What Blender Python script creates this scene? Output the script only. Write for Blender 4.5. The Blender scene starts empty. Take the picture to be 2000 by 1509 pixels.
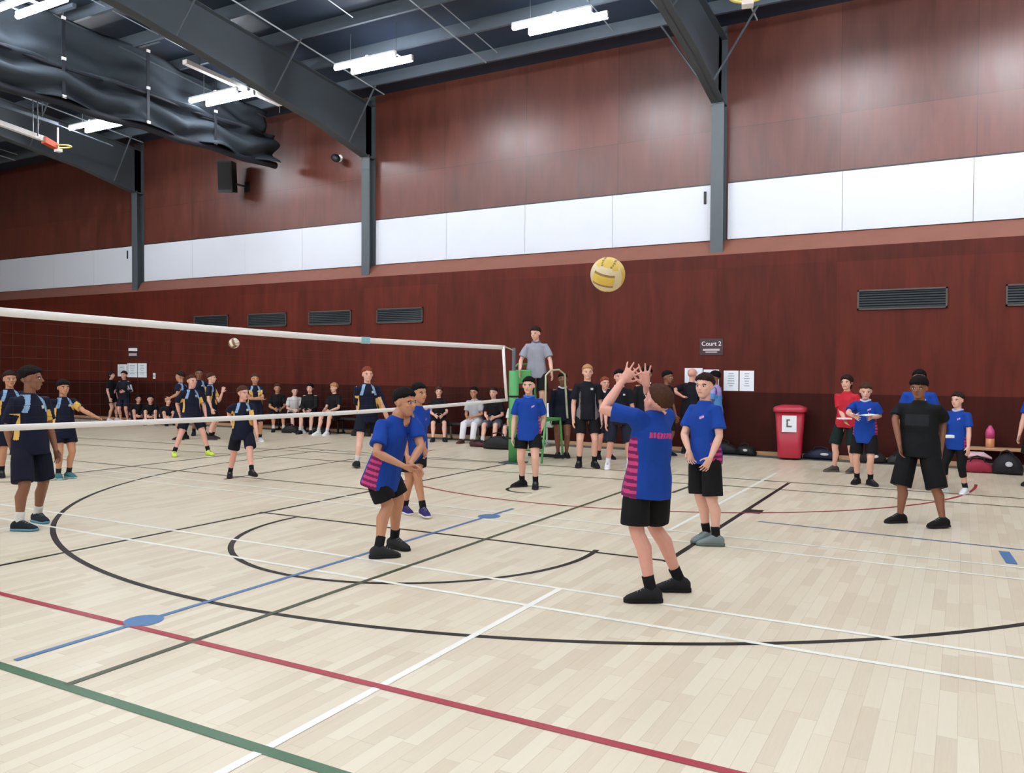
import bpy, bmesh, math, random
import numpy as np
from mathutils import Vector, Matrix, noise as mnoise
from math import sin, cos, radians, pi, sqrt, hypot

random.seed(7)
S = bpy.context.scene
COL = S.collection

# ------------------------------------------------------------------ camera
FPX, YAW, PITCH, ROLL = 1586.933, 0.506906, 0.0221216, -0.00528916
CX, CY, H = 1000.0, 754.5, 1.70
_f = Vector((-sin(YAW) * cos(PITCH), cos(YAW) * cos(PITCH), -sin(PITCH)))
_r0 = Vector((cos(YAW), sin(YAW), 0)); _d0 = _f.cross(_r0)
_r = _r0 * cos(ROLL) + _d0 * sin(ROLL); _d = -_r0 * sin(ROLL) + _d0 * cos(ROLL)
CAMPOS = Vector((0, 0, H))
cam_d = bpy.data.cameras.new('camera'); cam = bpy.data.objects.new('camera', cam_d); COL.objects.link(cam)
cam_d.sensor_fit = 'HORIZONTAL'; cam_d.sensor_width = 36.0; cam_d.lens = FPX * 36 / 2000
cam_d.clip_start = 0.05; cam_d.clip_end = 200
_m = Matrix((_r, -_d, -_f)).transposed().to_4x4(); _m.translation = CAMPOS
cam.matrix_world = _m
S.camera = cam
HF = Vector((-sin(YAW), cos(YAW), 0)); HR = Vector((cos(YAW), sin(YAW), 0))

# ------------------------------------------------------------------ world, exposure
w = bpy.data.worlds.new('world'); S.world = w; w.use_nodes = True
w.node_tree.nodes['Background'].inputs[0].default_value = (0.5, 0.6, 0.8, 1)
w.node_tree.nodes['Background'].inputs[1].default_value = 0.02
S.view_settings.view_transform = 'Standard'; S.view_settings.look = 'None'
S.view_settings.exposure = 0.0; S.view_settings.gamma = 1.0; S.view_settings.use_curve_mapping = False
S.cycles.use_denoising = True
S.cycles.max_bounces = 8; S.cycles.diffuse_bounces = 5; S.cycles.glossy_bounces = 3
S.cycles.sample_clamp_indirect = 6.0
LAMP = 81.0          # strength of the fluorescent tubes

# ------------------------------------------------------------------ measuring helpers
def ray(u, v): return _f + _r * ((u - CX) / FPX) + _d * ((v - CY) / FPX)
def fl(u, v, z=0.0):
    d = ray(u, v); return CAMPOS + d * ((z - H) / d.z)
def wl(u, v, y):
    d = ray(u, v); return CAMPOS + d * (y / d.y)
def dep(u, v, t):                       # point at horizontal distance t ahead of the camera
    d = ray(u, v); return CAMPOS + d * (t / d.dot(HF))

# ------------------------------------------------------------------ materials
def lin(c):
    c = c / 255.0
    return c / 12.92 if c <= 0.04045 else ((c + 0.055) / 1.055) ** 2.4
def rgb(c): return (lin(c[0]), lin(c[1]), lin(c[2]), 1)
MATS = {}
class NT:
    def __init__(s, name):
        s.m = bpy.data.materials.new(name); s.m.use_nodes = True; s.t = s.m.node_tree
        s.b = s.t.nodes['Principled BSDF']
    def n(s, typ, **kw):
        x = s.t.nodes.new(typ)
        for k, v in kw.items():
            if k.startswith('i_'): x.inputs[int(k[2:])].default_value = v
            else: setattr(x, k, v)
        return x
    def l(s, a, b): s.t.links.new(a, b)
    def math(s, op, a, b=None, c=None):
        x = s.n('ShaderNodeMath', operation=op)
        for i, q in enumerate((a, b, c)):
            if q is None: continue
            if isinstance(q, (int, float)): x.inputs[i].default_value = q
            else: s.l(q, x.inputs[i])
        return x.outputs[0]
    def mix(s, fac, a, b, blend='MIX'):
        x = s.n('ShaderNodeMix', data_type='RGBA', blend_type=blend)
        for i, q in ((0, fac), (6, a), (7, b)):
            if isinstance(q, (int, float, tuple)): x.inputs[i].default_value = q
            else: s.l(q, x.inputs[i])
        return x.outputs[2]
def mat(name, c, rough=0.6, metal=0.0, var=0.12, scale=12.0, spec=0.5, emit=None, bump=0.0, stretch=None):
    if name in MATS: return MATS[name]
    t = NT(name); b = t.b
    b.inputs['Roughness'].default_value = rough; b.inputs['Metallic'].default_value = metal
    b.inputs['Specular IOR Level'].default_value = spec
    col = rgb(c)
    tc = t.n('ShaderNodeTexCoord'); src = tc.outputs['Object']
    if stretch:
        mp = t.n('ShaderNodeMapping'); mp.inputs['Scale'].default_value = stretch; t.l(src, mp.inputs[0]); src = mp.outputs[0]
    nz = t.n('ShaderNodeTexNoise'); nz.inputs['Scale'].default_value = scale; nz.inputs['Detail'].default_value = 3
    t.l(src, nz.inputs['Vector'])
    lo = tuple(max(0, q * (1 - var)) for q in col[:3]) + (1,); hi = tuple(min(1, q * (1 + var)) for q in col[:3]) + (1,)
    t.l(t.mix(nz.outputs['Fac'], lo, hi), b.inputs['Base Color'])
    if bump:
        bp = t.n('ShaderNodeBump'); bp.inputs['Strength'].default_value = bump; bp.inputs['Distance'].default_value = 0.01
        t.l(nz.outputs['Fac'], bp.inputs['Height']); t.l(bp.outputs[0], b.inputs['Normal'])
    if emit:
        b.inputs['Emission Color'].default_value = rgb(c); b.inputs['Emission Strength'].default_value = emit
    MATS[name] = t.m
    return t.m

def wood_wall(name, c, row0, row_h, rough, seam_w=0.012, seam_dark=0.6, spec=.5):
    """stained plywood sheets 2.275 m wide with thin joints, grain running up"""
    t = NT(name); tc = t.n('ShaderNodeTexCoord'); sp = t.n('ShaderNodeSeparateXYZ'); t.l(tc.outputs['Object'], sp.inputs[0])
    x, z = sp.outputs[0], sp.outputs[2]
    px = t.math('DIVIDE', t.math('ADD', x, 13.5 + 2.275 * 40), 2.275)
    pz = t.math('DIVIDE', t.math('SUBTRACT', z, row0), row_h)
    cell = t.n('ShaderNodeCombineXYZ'); t.l(t.math('FLOOR', px), cell.inputs[0]); t.l(t.math('FLOOR', pz), cell.inputs[1])
    wn = t.n('ShaderNodeTexWhiteNoise', noise_dimensions='2D'); t.l(cell.outputs[0], wn.inputs['Vector'])
    mp = t.n('ShaderNodeMapping'); mp.inputs['Scale'].default_value = (1.6, 1.6, 0.35); t.l(tc.outputs['Object'], mp.inputs[0])
    n1 = t.n('ShaderNodeTexNoise'); n1.inputs['Scale'].default_value = 2.2; n1.inputs['Detail'].default_value = 6; n1.inputs['Distortion'].default_value = .6
    t.l(mp.outputs[0], n1.inputs['Vector'])
    mp2 = t.n('ShaderNodeMapping'); mp2.inputs['Scale'].default_value = (14, 14, .7); t.l(tc.outputs['Object'], mp2.inputs[0])
    n2 = t.n('ShaderNodeTexNoise'); n2.inputs['Scale'].default_value = 2; n2.inputs['Detail'].default_value = 4; t.l(mp2.outputs[0], n2.inputs['Vector'])
    k = t.math('ADD', t.math('ADD', t.math('MULTIPLY', n1.outputs['Fac'], .75), t.math('MULTIPLY', n2.outputs['Fac'], .25)), t.math('MULTIPLY', wn.outputs['Value'], .22))
    col = rgb(c); lo = tuple(q * .5 for q in col[:3]) + (1,); hi = tuple(min(1, q * 1.35) for q in col[:3]) + (1,)
    mr = t.n('ShaderNodeMapRange'); mr.inputs[1].default_value = .3; mr.inputs[2].default_value = .9; t.l(k, mr.inputs[0])
    base = t.mix(mr.outputs[0], lo, hi)
    def seam(p, wdt):
        f = t.math('FRACT', p); a = t.math('ABSOLUTE', t.math('SUBTRACT', f, .5)); return t.math('GREATER_THAN', a, .5 - wdt)
    s = t.math('MAXIMUM', seam(px, seam_w / 2.275 / 2), seam(pz, seam_w / row_h / 2))
    t.l(t.mix(t.math('MULTIPLY', s, seam_dark), base, (0.012, .008, .007, 1)), t.b.inputs['Base Color'])
    r = t.n('ShaderNodeMapRange'); r.inputs[3].default_value = rough - .05; r.inputs[4].default_value = rough + .1; t.l(n1.outputs['Fac'], r.inputs[0])
    t.l(r.outputs[0], t.b.inputs['Roughness']); t.b.inputs['Specular IOR Level'].default_value = spec
    bp = t.n('ShaderNodeBump'); bp.inputs['Strength'].default_value = .08; bp.inputs['Distance'].default_value = .01
    t.l(n1.outputs['Fac'], bp.inputs['Height']); t.l(bp.outputs[0], t.b.inputs['Normal'])
    return t.m

def floor_mat():
    """pale beech strip boards running towards the panelled wall, clear varnish"""
    t = NT('beech_boards'); tc = t.n('ShaderNodeTexCoord'); sp = t.n('ShaderNodeSeparateXYZ'); t.l(tc.outputs['Object'], sp.inputs[0])
    x, y = sp.outputs[0], sp.outputs[1]
    bx = t.math('DIVIDE', x, .085); ix = t.math('FLOOR', bx)
    off = t.n('ShaderNodeTexWhiteNoise', noise_dimensions='1D'); t.l(ix, off.inputs['W'])
    by = t.math('ADD', t.math('DIVIDE', y, .62), t.math('MULTIPLY', off.outputs['Value'], 7.0)); iy = t.math('FLOOR', by)
    cell = t.n('ShaderNodeCombineXYZ'); t.l(ix, cell.inputs[0]); t.l(iy, cell.inputs[1])
    wn = t.n('ShaderNodeTexWhiteNoise', noise_dimensions='2D'); t.l(cell.outputs[0], wn.inputs['Vector'])
    mp = t.n('ShaderNodeMapping'); mp.inputs['Scale'].default_value = (30, 1.5, 1); t.l(tc.outputs['Object'], mp.inputs[0])
    nz = t.n('ShaderNodeTexNoise'); nz.inputs['Scale'].default_value = 3; nz.inputs['Detail'].default_value = 4; t.l(mp.outputs[0], nz.inputs['Vector'])
    big = t.n('ShaderNodeTexNoise'); big.inputs['Scale'].default_value = .35; t.l(tc.outputs['Object'], big.inputs['Vector'])
    k = t.math('ADD', t.math('MULTIPLY', wn.outputs['Value'], .65), t.math('MULTIPLY', nz.outputs['Fac'], .35))
    ramp = t.n('ShaderNodeValToRGB'); t.l(k, ramp.inputs[0]); e = ramp.color_ramp.elements
    e[0].position = .08; e[0].color = rgb((210, 194, 166)); e[1].position = .9; e[1].color = rgb((232, 222, 198))
    q = e.new(.45); q.color = rgb((224, 210, 184))
    base = t.mix(t.math('MULTIPLY', big.outputs['Fac'], .25), ramp.outputs[0], rgb((228, 220, 196)))
    def gap(p, wdt):
        f = t.math('FRACT', p); return t.math('LESS_THAN', f, wdt)
    g = t.math('MAXIMUM', gap(bx, .035), gap(by, .006))
    t.l(t.mix(t.math('MULTIPLY', g, .35), base, rgb((168, 142, 118))), t.b.inputs['Base Color'])
    t.b.inputs['Roughness'].default_value = .33; t.b.inputs['Specular IOR Level'].default_value = .45
    return t.m

# ------------------------------------------------------------------ mesh helpers
class MB:
    """collects shapes that become ONE mesh object"""
    def __init__(s): s.bm = bmesh.new(); s.mi = 0
    def quad(s, *p):
        f = s.bm.faces.new([s.bm.verts.new(q) for q in p]); f.material_index = s.mi; return f
    def poly(s, pts):
        f = s.bm.faces.new([s.bm.verts.new(q) for q in pts]); f.material_index = s.mi; return f
    def box(s, x0, x1, y0, y1, z0, z1, bev=0.0):
        n0 = len(s.bm.verts)
        v = [s.bm.verts.new((x, y, z)) for x in (x0, x1) for y in (y0, y1) for z in (z0, z1)]
        fs = [s.bm.faces.new([v[i] for i in q]) for q in ((0, 1, 3, 2), (4, 6, 7, 5), (0, 4, 5, 1), (2, 3, 7, 6), (0, 2, 6, 4), (1, 5, 7, 3))]
        for f in fs: f.material_index = s.mi
        if bev > 0:
            es = list({e for f in fs for e in f.edges})
            r = bmesh.ops.bevel(s.bm, geom=es, offset=bev, segments=2, affect='EDGES', profile=.5)
            for f in r['faces']: f.material_index = s.mi
        return s
    def prism(s, pts, axis, a0, a1):
        """outline pts (two coordinates) swept along an axis 0/1/2"""
        def mk(p, a):
            c = list(p); c.insert(axis, a); return c
        n = len(pts); A = [s.bm.verts.new(mk(p, a0)) for p in pts]; B = [s.bm.verts.new(mk(p, a1)) for p in pts]
        fs = [s.bm.faces.new(A), s.bm.faces.new(B[::-1])] + [s.bm.faces.new((A[i], B[i], B[(i + 1) % n], A[(i + 1) % n])) for i in range(n)]
        for f in fs: f.material_index = s.mi
        return s
    def rings(s, rs, n=12, cap=True, sq=1.0):
        """loft: each ring = (centre, vector a, vector b)"""
        prev = None; first = None
        for c, a, b in rs:
            vs = []
            for i in range(n):
                th = 2 * pi * i / n; ct, st = cos(th), sin(th)
                if sq != 1.0: ct = math.copysign(abs(ct) ** sq, ct); st = math.copysign(abs(st) ** sq, st)
                vs.append(s.bm.verts.new(Vector(c) + Vector(a) * ct + Vector(b) * st))
            if prev:
                for i in range(n):
                    f = s.bm.faces.new((prev[i], prev[(i + 1) % n], vs[(i + 1) % n], vs[i])); f.material_index = s.mi
            else: first = vs
            prev = vs
        if cap:
            f = s.bm.faces.new(first[::-1]); f.material_index = s.mi
            f = s.bm.faces.new(prev); f.material_index = s.mi
        return s
    def tube(s, pts, rad, n=8, closed=False):
        pts = [Vector(p) for p in pts]; m = len(pts)
        rad = rad if isinstance(rad, (list, tuple)) else [rad] * m
        rs = []; ref = None
        for i, p in enumerate(pts):
            if closed: d = pts[(i + 1) % m] - pts[i - 1]
            else: d = pts[min(i + 1, m - 1)] - pts[max(i - 1, 0)]
            d.normalize()
            if ref is None:
                ref = Vector((0, 0, 1)) if abs(d.z) < .9 else Vector((1, 0, 0))
            a = ref - d * ref.dot(d); a.normalize(); b = d.cross(a); ref = a
            rs.append((p, a * rad[i], b * rad[i]))
        if closed: rs.append(rs[0])
        return s.rings(rs, n, cap=not closed)
    def ell(s, c, ax, ay, az, nu=14, nv=9):
        c = Vector(c); ax, ay, az = Vector(ax), Vector(ay), Vector(az)
        top = s.bm.verts.new(c + az); bot = s.bm.verts.new(c - az); rows = []
        for j in range(1, nv):
            ph = pi * j / nv
            rows.append([s.bm.verts.new(c + az * cos(ph) + (ax * cos(2 * pi * i / nu) + ay * sin(2 * pi * i / nu)) * sin(ph)) for i in range(nu)])
        fs = []
        for i in range(nu):
            k = (i + 1) % nu
            fs.append(s.bm.faces.new((top, rows[0][i], rows[0][k]))); fs.append(s.bm.faces.new((bot, rows[-1][k], rows[-1][i])))
            for j in range(len(rows) - 1): fs.append(s.bm.faces.new((rows[j][i], rows[j + 1][i], rows[j + 1][k], rows[j][k])))
        for f in fs: f.material_index = s.mi
        return s
    def lathe(s, c, prof, n=20):
        c = Vector(c)
        return s.rings([(c + Vector((0, 0, z)), Vector((r, 0, 0)), Vector((0, r, 0))) for z, r in prof], n)
    def mesh(s, name):
        bmesh.ops.recalc_face_normals(s.bm, faces=s.bm.faces[:])
        me = bpy.data.meshes.new(name); s.bm.to_mesh(me); s.bm.free(); return me
    def build(s, name, m, parent=None, smooth=False):
        me = s.mesh(name)
        for q in (m if isinstance(m, (list, tuple)) else [m]): me.materials.append(q)
        if smooth: me.polygons.foreach_set('use_smooth', [True] * len(me.polygons))
        o = bpy.data.objects.new(name, me); COL.objects.link(o)
        if parent: o.parent = parent
        return o

def tag(o, label, cat, group=None):
    o['label'] = label; o['category'] = cat
    if group: o['group'] = group
    return o
def thing(name, label, cat, loc=(0, 0, 0), rotz=0.0, group=None):
    o = bpy.data.objects.new(name, None); COL.objects.link(o); o.location = loc; o.rotation_euler = (0, 0, rotz)
    o.empty_display_size = .1
    return tag(o, label, cat, group)
def struct(o, label=None, cat=None):
    o['kind'] = 'structure'
    if label: o['label'] = label
    if cat: o['category'] = cat
    return o
def copy_tree(o, parent=None):
    c = o.copy(); COL.objects.link(c)
    if parent: c.parent = parent
    for ch in list(o.children): copy_tree(ch, c)
    return c

# ------------------------------------------------------------------ setting
WY, LY = 16.75, 16.45        # upper wall face, lower wall face
X0, X1, YB = -40.0, 16.0, -18.0
M_up = wood_wall('plywood_upper', (92, 48, 38), 4.35, 2.27, .34)
M_mid = wood_wall('plywood_mid', (84, 32, 22), 1.25, 2.5, .5, .006, .35, .16)
M_low = wood_wall('plywood_dado', (58, 20, 13), -1.25, 2.5, .55, .006, .35, .12)
M_cap = mat('capping_ply', (132, 84, 70), .45, var=.15, scale=3)
M_white = mat('white_panel', (208, 213, 222), .5, var=.03, scale=1.5)
M_steel = mat('grey_paint_steel', (70, 78, 84), .5, var=.08, scale=4)
M_purlin = mat('galvanised_purlin', (84, 94, 104), .45, .2, var=.12, scale=3)
M_rod = mat('bright_rod', (176, 184, 192), .4, .2)
M_roof = mat('dark_foil_lining', (28, 40, 58), .55, var=.2, scale=1.2, bump=.2)
M_dark = mat('black_metal', (26, 29, 32), .5)
M_tan = mat('varnished_pine', (190, 150, 112), .4, var=.12, scale=6, stretch=(1, 8, 8))
M_grey = mat('grey_rubber_border', (92, 90, 84), .6)

# walls: the panelled side wall in its three courses
b = MB(); b.box(X0, X1, LY, LY + .5, 0, 1.25); ow = struct(b.build('wall_dado', M_low))
b = MB(); b.box(X0, X1, LY, LY + .5, 1.25, 4.02); struct(b.build('wall_lower', M_mid))
b = MB(); b.prism([(LY, 4.02), (LY + .5, 4.02), (LY + .5, 4.36), (WY, 4.36), (WY - .02, 4.34)], 0, X0, X1); struct(b.build('trim_capping', M_cap))
b = MB(); b.box(X0, X1, WY, WY + .3, 4.36, 9.4); struct(b.build('wall_upper', M_up))
for nm, bx in (('wall_end_far', (X0 - .3, X0, YB, 17.2, 0, 11)), ('wall_end_near', (X1, X1 + .3, YB, 17.2, 0, 11)), ('wall_behind', (X0, X1, YB - .3, YB, 0, 9.5))):
    b = MB(); b.box(*bx); struct(b.build(nm, mat('plain_wall', (150, 110, 95), .6)))
# white boards between the columns
COLX = [-31.75, -22.65, -13.5, -4.43, 4.65, 13.8]
def white_board(i, x0, x1):
    b = MB(); n = 4
    for k in range(n):
        a = x0 + (x1 - x0) * k / n; c = x0 + (x1 - x0) * (k + 1) / n
        b.box(a + (.004 if k else 0), c - (.004 if k < n - 1 else 0), WY - .035, WY + .02, 4.365, 5.5)
    o = b.build('trim_%d' % i, M_white); struct(o)
    e = MB(); e.box(x0, x1, WY - .012, WY, 5.5, 5.535); struct(e.build('trim_%d' % (20 + i), M_dark))
for i in range(5): white_board(i + 1, COLX[i] + .17, COLX[i + 1] - .17)
for i, x in enumerate((-23.28, -4.73, -13.8 - 18)):
    if x > -30:
        b = MB(); b.box(x - .025, x + .025, WY - .06, WY - .03, 5.12, 5.38, .01)
        tag(b.build('pull_handle', M_dark), ['slim black pull handle on the white board beside the farthest column', 'slim black pull handle on the white board beside the nearest column'][i], 'handle', 'handles on the white boards')
b = MB(); b.box(X0, X1, LY - .02, LY, 0, .09); struct(b.build('baseboard_long', M_tan))

# ---- floor with its painted court lines
PL = [mat('line_white', (246, 246, 236), .35, var=.03), mat('line_black', (30, 27, 22), .4, var=.1, spec=.25), mat('line_red', (166, 44, 60), .35, var=.06),
      mat('line_green', (62, 104, 70), .35, var=.06), mat('line_darkgreen', (66, 76, 52), .35, var=.06), mat('line_blue', (78, 122, 170), .35, var=.06)]
fb = MB()
fb.box(X0, X1, YB, LY, -.3, 0)
LINEZ = [0.0]
def nz():
    LINEZ[0] += .00012; return .0008 + LINEZ[0]
def seg(x0, y0, x1, y1, wd, mi):
    fb.mi = mi; z = nz(); d = Vector((x1 - x0, y1 - y0, 0)).normalized(); n = Vector((-d.y, d.x, 0)) * wd / 2
    a, c = Vector((x0, y0, z)), Vector((x1, y1, z)); fb.quad(a - n, c - n, c + n, a + n)
def arc(cx, cy, r, a0, a1, wd, mi, n=72):
    fb.mi = mi; z = nz()
    for i in range(n):
        t0 = radians(a0 + (a1 - a0) * i / n); t1 = radians(a0 + (a1 - a0) * (i + 1) / n); p = r - wd / 2; q = r + wd / 2
        fb.quad((cx + p * cos(t0), cy + p * sin(t0), z), (cx + q * cos(t0), cy + q * sin(t0), z), (cx + q * cos(t1), cy + q * sin(t1), z), (cx + p * cos(t1), cy + p * sin(t1), z))
def disc(cx, cy, r, mi):
    fb.mi = mi; z = nz(); fb.poly([(cx + r * cos(2 * pi * i / 28), cy + r * sin(2 * pi * i / 28), z) for i in range(28)])
BK, WH, RD, GR, DG, BL = 2, 1, 3, 4, 5, 6
# basketball key, free-throw circle and three-point line
arc(-4.74, 10.77, 6.72, 180, 360, .055, BK, 120)
seg(-11.46, 10.77, -11.46, 12.7, .05, BK); seg(1.98, 10.77, 1.98, 12.7, .05, BK)
seg(-7.19, 6.87, -2.25, 6.95, .05, BK); arc(-4.78, 6.72, 1.82, 176, 370, .055, BK)
seg(-7.16, 1.5, -7.1, 12.75, .055, BK); seg(-2.27, 6.9, -2.27, 12.7, .055, BK)
fb.mi = BK; z = nz(); fb.quad((-2.27, 9.78, z), (-2.08, 9.78, z), (-2.08, 10.05, z), (-2.27, 10.05, z))
seg(-12.5, 12.75, 6, 12.78, .05, BK)
arc(-5.3, 10.1, .33, 60, 300, .05, BK, 24)
# badminton
for y in (5.11, 5.63): seg(-24, y, 9, y + .03, .045, WH)
seg(-2.69, 1.2, -2.7, 5.63, .05, WH); seg(-2.69, 8.3, -2.67, 13.8, .045, WH)
seg(-16, 7.9, 9, 7.74, .04, WH); seg(-16, 8.36, 9, 8.2, .04, WH)
seg(-8.75, 1.2, -8.75, 5.1, .045, WH)
# others
seg(-24, 2.592, 9, 2.592, .065, GR); seg(-24, 3.42, 9, 3.42, .055, RD)
seg(-4.155, 2.6, -4.11, 11.0, .045, DG); seg(-4.76, 2.68, -4.75, 8.6, .045, BL)
disc(-4.77, 3.53, .125, BL); disc(-4.74, 8.01, .13, BL)
seg(-3.48, 10.83, -3.45, 11.6, .05, DG)
seg(-1.99, 9.28, 3, 8.9, .03, BL); seg(.36, 8.92, .4, 8.38, .09, BL)
arc(-4.69, 13.98, 4.88, 180, 360, .04, RD, 90)
seg(-22, 8.9, -7.1, 8.93, .03, DG); seg(-12.3, 7.0, -12.45, 14, .04, BK); seg(-9.75, 8.6, -9.9, 12, .03, BK)
seg(-20, 10.6, -3, 11.85, .03, DG); seg(-3.4, 11.9, 4, 11.96, .03, DG); seg(-20, 11.7, -7.1, 12.64, .03, BK)
arc(-14.5, 9, 3.2, 150, 330, .035, BK, 60)
floor = struct(fb.build('floor', [floor_mat()] + PL))
b = MB(); b.box(X0, X1, 16.08, LY, 0, .012); struct(b.build('trim_60', M_grey))

# ---- roof: dark lining, purlins, portal frames, bracing rods
SL = .09
def rz(y): return 8.45 + SL * (16.7 - abs(y))
b = MB()
for s in (1, -1):
    ys = (17.2, 0) if s > 0 else (0, YB - .2)
    b.prism([(ys[0], rz(ys[0]) + .27), (ys[0], rz(ys[0]) + .36), (ys[1], rz(ys[1]) + .36), (ys[1], rz(ys[1]) + .27)], 0, X0, X1)
struct(b.build('ceiling', M_roof))
def purlin(y):
    z = rz(y); b = MB()
    b.prism([(y - .035, z), (y + .035, z), (y + .035, z + .012), (y + .006, z + .012), (y + .006, z + .27), (y - .006, z + .27), (y - .006, z + .012), (y - .035, z + .012)], 0, X0, X1)
    return struct(b.build('roof_purlin', M_purlin))
for k in range(-1, 18): purlin(15.73 - 1.262 * k)
def portal(x):
    b = MB(); w = .13
    # column: two flanges and a web
    b.box(x - w, x + w, WY - .25, WY - .235, 4.03, 7.15); b.box(x - w, x + w, WY - .02, WY, 4.34, 8.7); b.box(x - .008, x + .008, WY - .24, WY, 4.05, 8.6)
    b.box(x - w, x + w, WY - .26, WY, 7.08, 7.12); b.box(x - w - .01, x - w + .03, WY - .262, WY - .232, 7.05, 7.16)
    bot = [(WY - .25, 7.1), (14.75, 7.5), (9.8, 8.2), (0, 9.25)]; 
    top = [(0, rz(0) - .01), (WY, rz(WY) - .01)]
    b.prism([(WY, 7.1)] + bot + top, 0, x - .008, x + .008)
    for p, q in zip(bot[:-1], bot[1:]):
        b.prism([p, q, (q[0], q[1] + .016), (p[0], p[1] + .016)], 0, x - w, x + w)
    b.prism([(WY, rz(WY) - .02), (0, rz(0) - .02), (0, rz(0) - .004), (WY, rz(WY) - .004)], 0, x - w, x + w)
    o = struct(b.build('portal_frame', M_steel))
    # stay bars from the lower flange up to the purlins
    for y in (15.73, 13.2, 10.68, 8.16):
        zb = 7.1 + (7.5 - 7.1) * (16.5 - y) / 1.75 if y > 14.75 else (7.5 + .7 * (14.75 - y) / 4.95 if y > 9.8 else 8.2 + 1.05 * (9.8 - y) / 9.8)
        for s in (1, -1):
            q = MB(); q.tube([(x + s * .12, y, zb + .02), (x + s * .95, y, rz(y) + .02)], .022, 6); q.build('stay_bar', M_steel, o)
for x in COLX[:-1]: portal(x)
def rod(x, y0, y1, r=.011, dz=0.02):
    b = MB(); b.tube([(x, y0, rz(y0) + dz), (x, y1, rz(y1) + dz)], r, 6); return struct(b.build('roof_rod', M_rod))
for bx in COLX[:-1]:
    for dx, y0, dz in ((.83, 16.2, -.015), (2.45, 13.1, .1), (4.06, 15.73, .0), (4.42, 15.6, .1), (7.1, 15.73, .1)):
        rod(bx + dx, y0, 3.0, .017 if dz < .05 else .012, dz)

# ---- fluorescent battens
M_tube = mat('tube_glow', (245, 249, 255), .4, emit=LAMP, var=0)
M_bat = mat('batten_white', (225, 228, 230), .4)
proto = None
def batten(x, y, label):
    global proto
    if proto is None:
        t = thing('ceiling_light', label, 'light', (0, 0, 0), 0, 'fluorescent battens under the roof')
        b = MB(); b.box(-.03, .03, -.22, .22, -.03, 0); b.build('bracket', M_bat, t)
        for x in (-.6, .6):
            b = MB(); b.tube([(x, 0, -.02), (x, 0, .62)], .008, 5); b.box(x - .02, x + .02, -.17, .17, -.03, -.01); b.build('hanger', M_steel, t)
        for s, dx in ((1, .08), (-1, -.08)):
            b = MB(); b.box(dx - .8, dx + .8, s * .18 - .035, s * .18 + .035, -.065, -.02, .006)
            for x in (-.8, .78): b.box(dx + x, dx + x + .02, s * .18 - .03, s * .18 + .03, -.14, -.06)
            b.build('housing', M_bat, t)
            q = MB(); q.tube([(dx - .78, s * .18, -.115), (dx + .78, s * .18, -.115)], .046, 8); q.build('tube', M_tube, t)
        proto = t
    else:
        t = copy_tree(proto); t['label'] = label
    t.location = (x, y, rz(y) - .6); 
XS = [-24.3, -20.05, -15.35, -10.85, -6.55, -2.25, 2.05, 6.3]
nearest = {-6.55: 'bright twin-tube light above the referee, nearest the bare middle column', -10.85: 'bright twin-tube light hung just past the second steel rafter',
           -15.35: 'twin-tube light seen behind the pale lifting beam', -20.05: 'twin-tube light seen under the hanging curtain, above the far hoop', -24.3: 'twin-tube light beyond the far hoop, cut by the picture edge',
           -2.25: 'twin-tube light over the red bin, above the picture', 2.05: 'twin-tube light above the wooden bench, above the picture', 6.3: 'twin-tube light over the end bay, above the picture'}
for x in XS: batten(x, 13.5, nearest[x])
for x in XS: batten(x, 9.0, 'twin-tube light cut by the picture edge over the curtain top' if x == -15.35 else 'twin-tube light of the second row, overhead out of the picture')
for y in (4.5, .6, -4.5, -9.0, -13.5):
    for x in XS: batten(x, y, 'twin-tube light over the court, overhead out of the picture')
# ------------------------------------------------------------------ things in the hall
M_green = mat('stand_green', (84, 160, 92), .45, var=.1, scale=5)
M_pale = mat('pale_rail', (188, 190, 160), .4)
M_tape = mat('net_tape_white', (238, 236, 232), .6, var=.04, scale=20)
M_cord = mat('net_cord', (34, 26, 26), .8)
M_blk = mat('black_cloth', (14, 15, 18), .8, var=.3)
M_paper = mat('paper_white', (232, 238, 244), .7, var=.03)
M_print = mat('print_grey', (150, 160, 172), .7)

# ---- net
NX = -7.1
def ntop(y): return 2.10 + .085 * max(0, (9.0 - y) / 5.1) ** 1.3
def nbot(y): return 1.085 + .07 * max(0, (8.6 - y) / 4.7) ** 1.4 + .035 * max(0, (y - 9.5) / 3) ** 1.5
net = thing('volleyball_net', 'black volleyball net with white tapes stretched across the court', 'net', (NX, 8, 0))
ys = [3.3 + i * .1 for i in range(93)]
L = Vector((NX, 8, 0))
def rel(pts): return [Vector(p) - L for p in pts]
b = MB()
for y in ys: b.tube(rel([(NX, y, nbot(y)), (NX, y, ntop(y))]), .0012, 3)
for k in range(1, 10):
    b.tube(rel([(NX, y, nbot(y) + (ntop(y) - nbot(y)) * k / 10) for y in ys[::4]]), .0012, 3)
nm_ = b.build('net_mesh', M_cord, net); nm_['kind'] = 'stuff'
def tape(name, fz, h, y0, y1):
    b = MB(); n = 40; rs = []
    for i in range(n + 1):
        y = y0 + (y1 - y0) * i / n
        rs.append((Vector((NX, y, fz(y))) - L, Vector((.008, 0, 0)), Vector((0, 0, h / 2))))
    b.rings(rs, 8, sq=.4); return b.build(name, M_tape, net, True)
tape('top_tape', lambda y: ntop(y) - .03, .075, 3.3, 12.52)
tape('bottom_tape', lambda y: nbot(y) + .02, .055, 3.3, 12.55)
b = MB(); b.tube(rel([(NX, 12.46, ntop(12.5) - .02), (NX + .01, 12.5, 1.6), (NX + .02, 12.56, nbot(12.5))]), [.028, .026, .026], 8); b.build('side_tape', M_tape, net, True)
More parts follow.
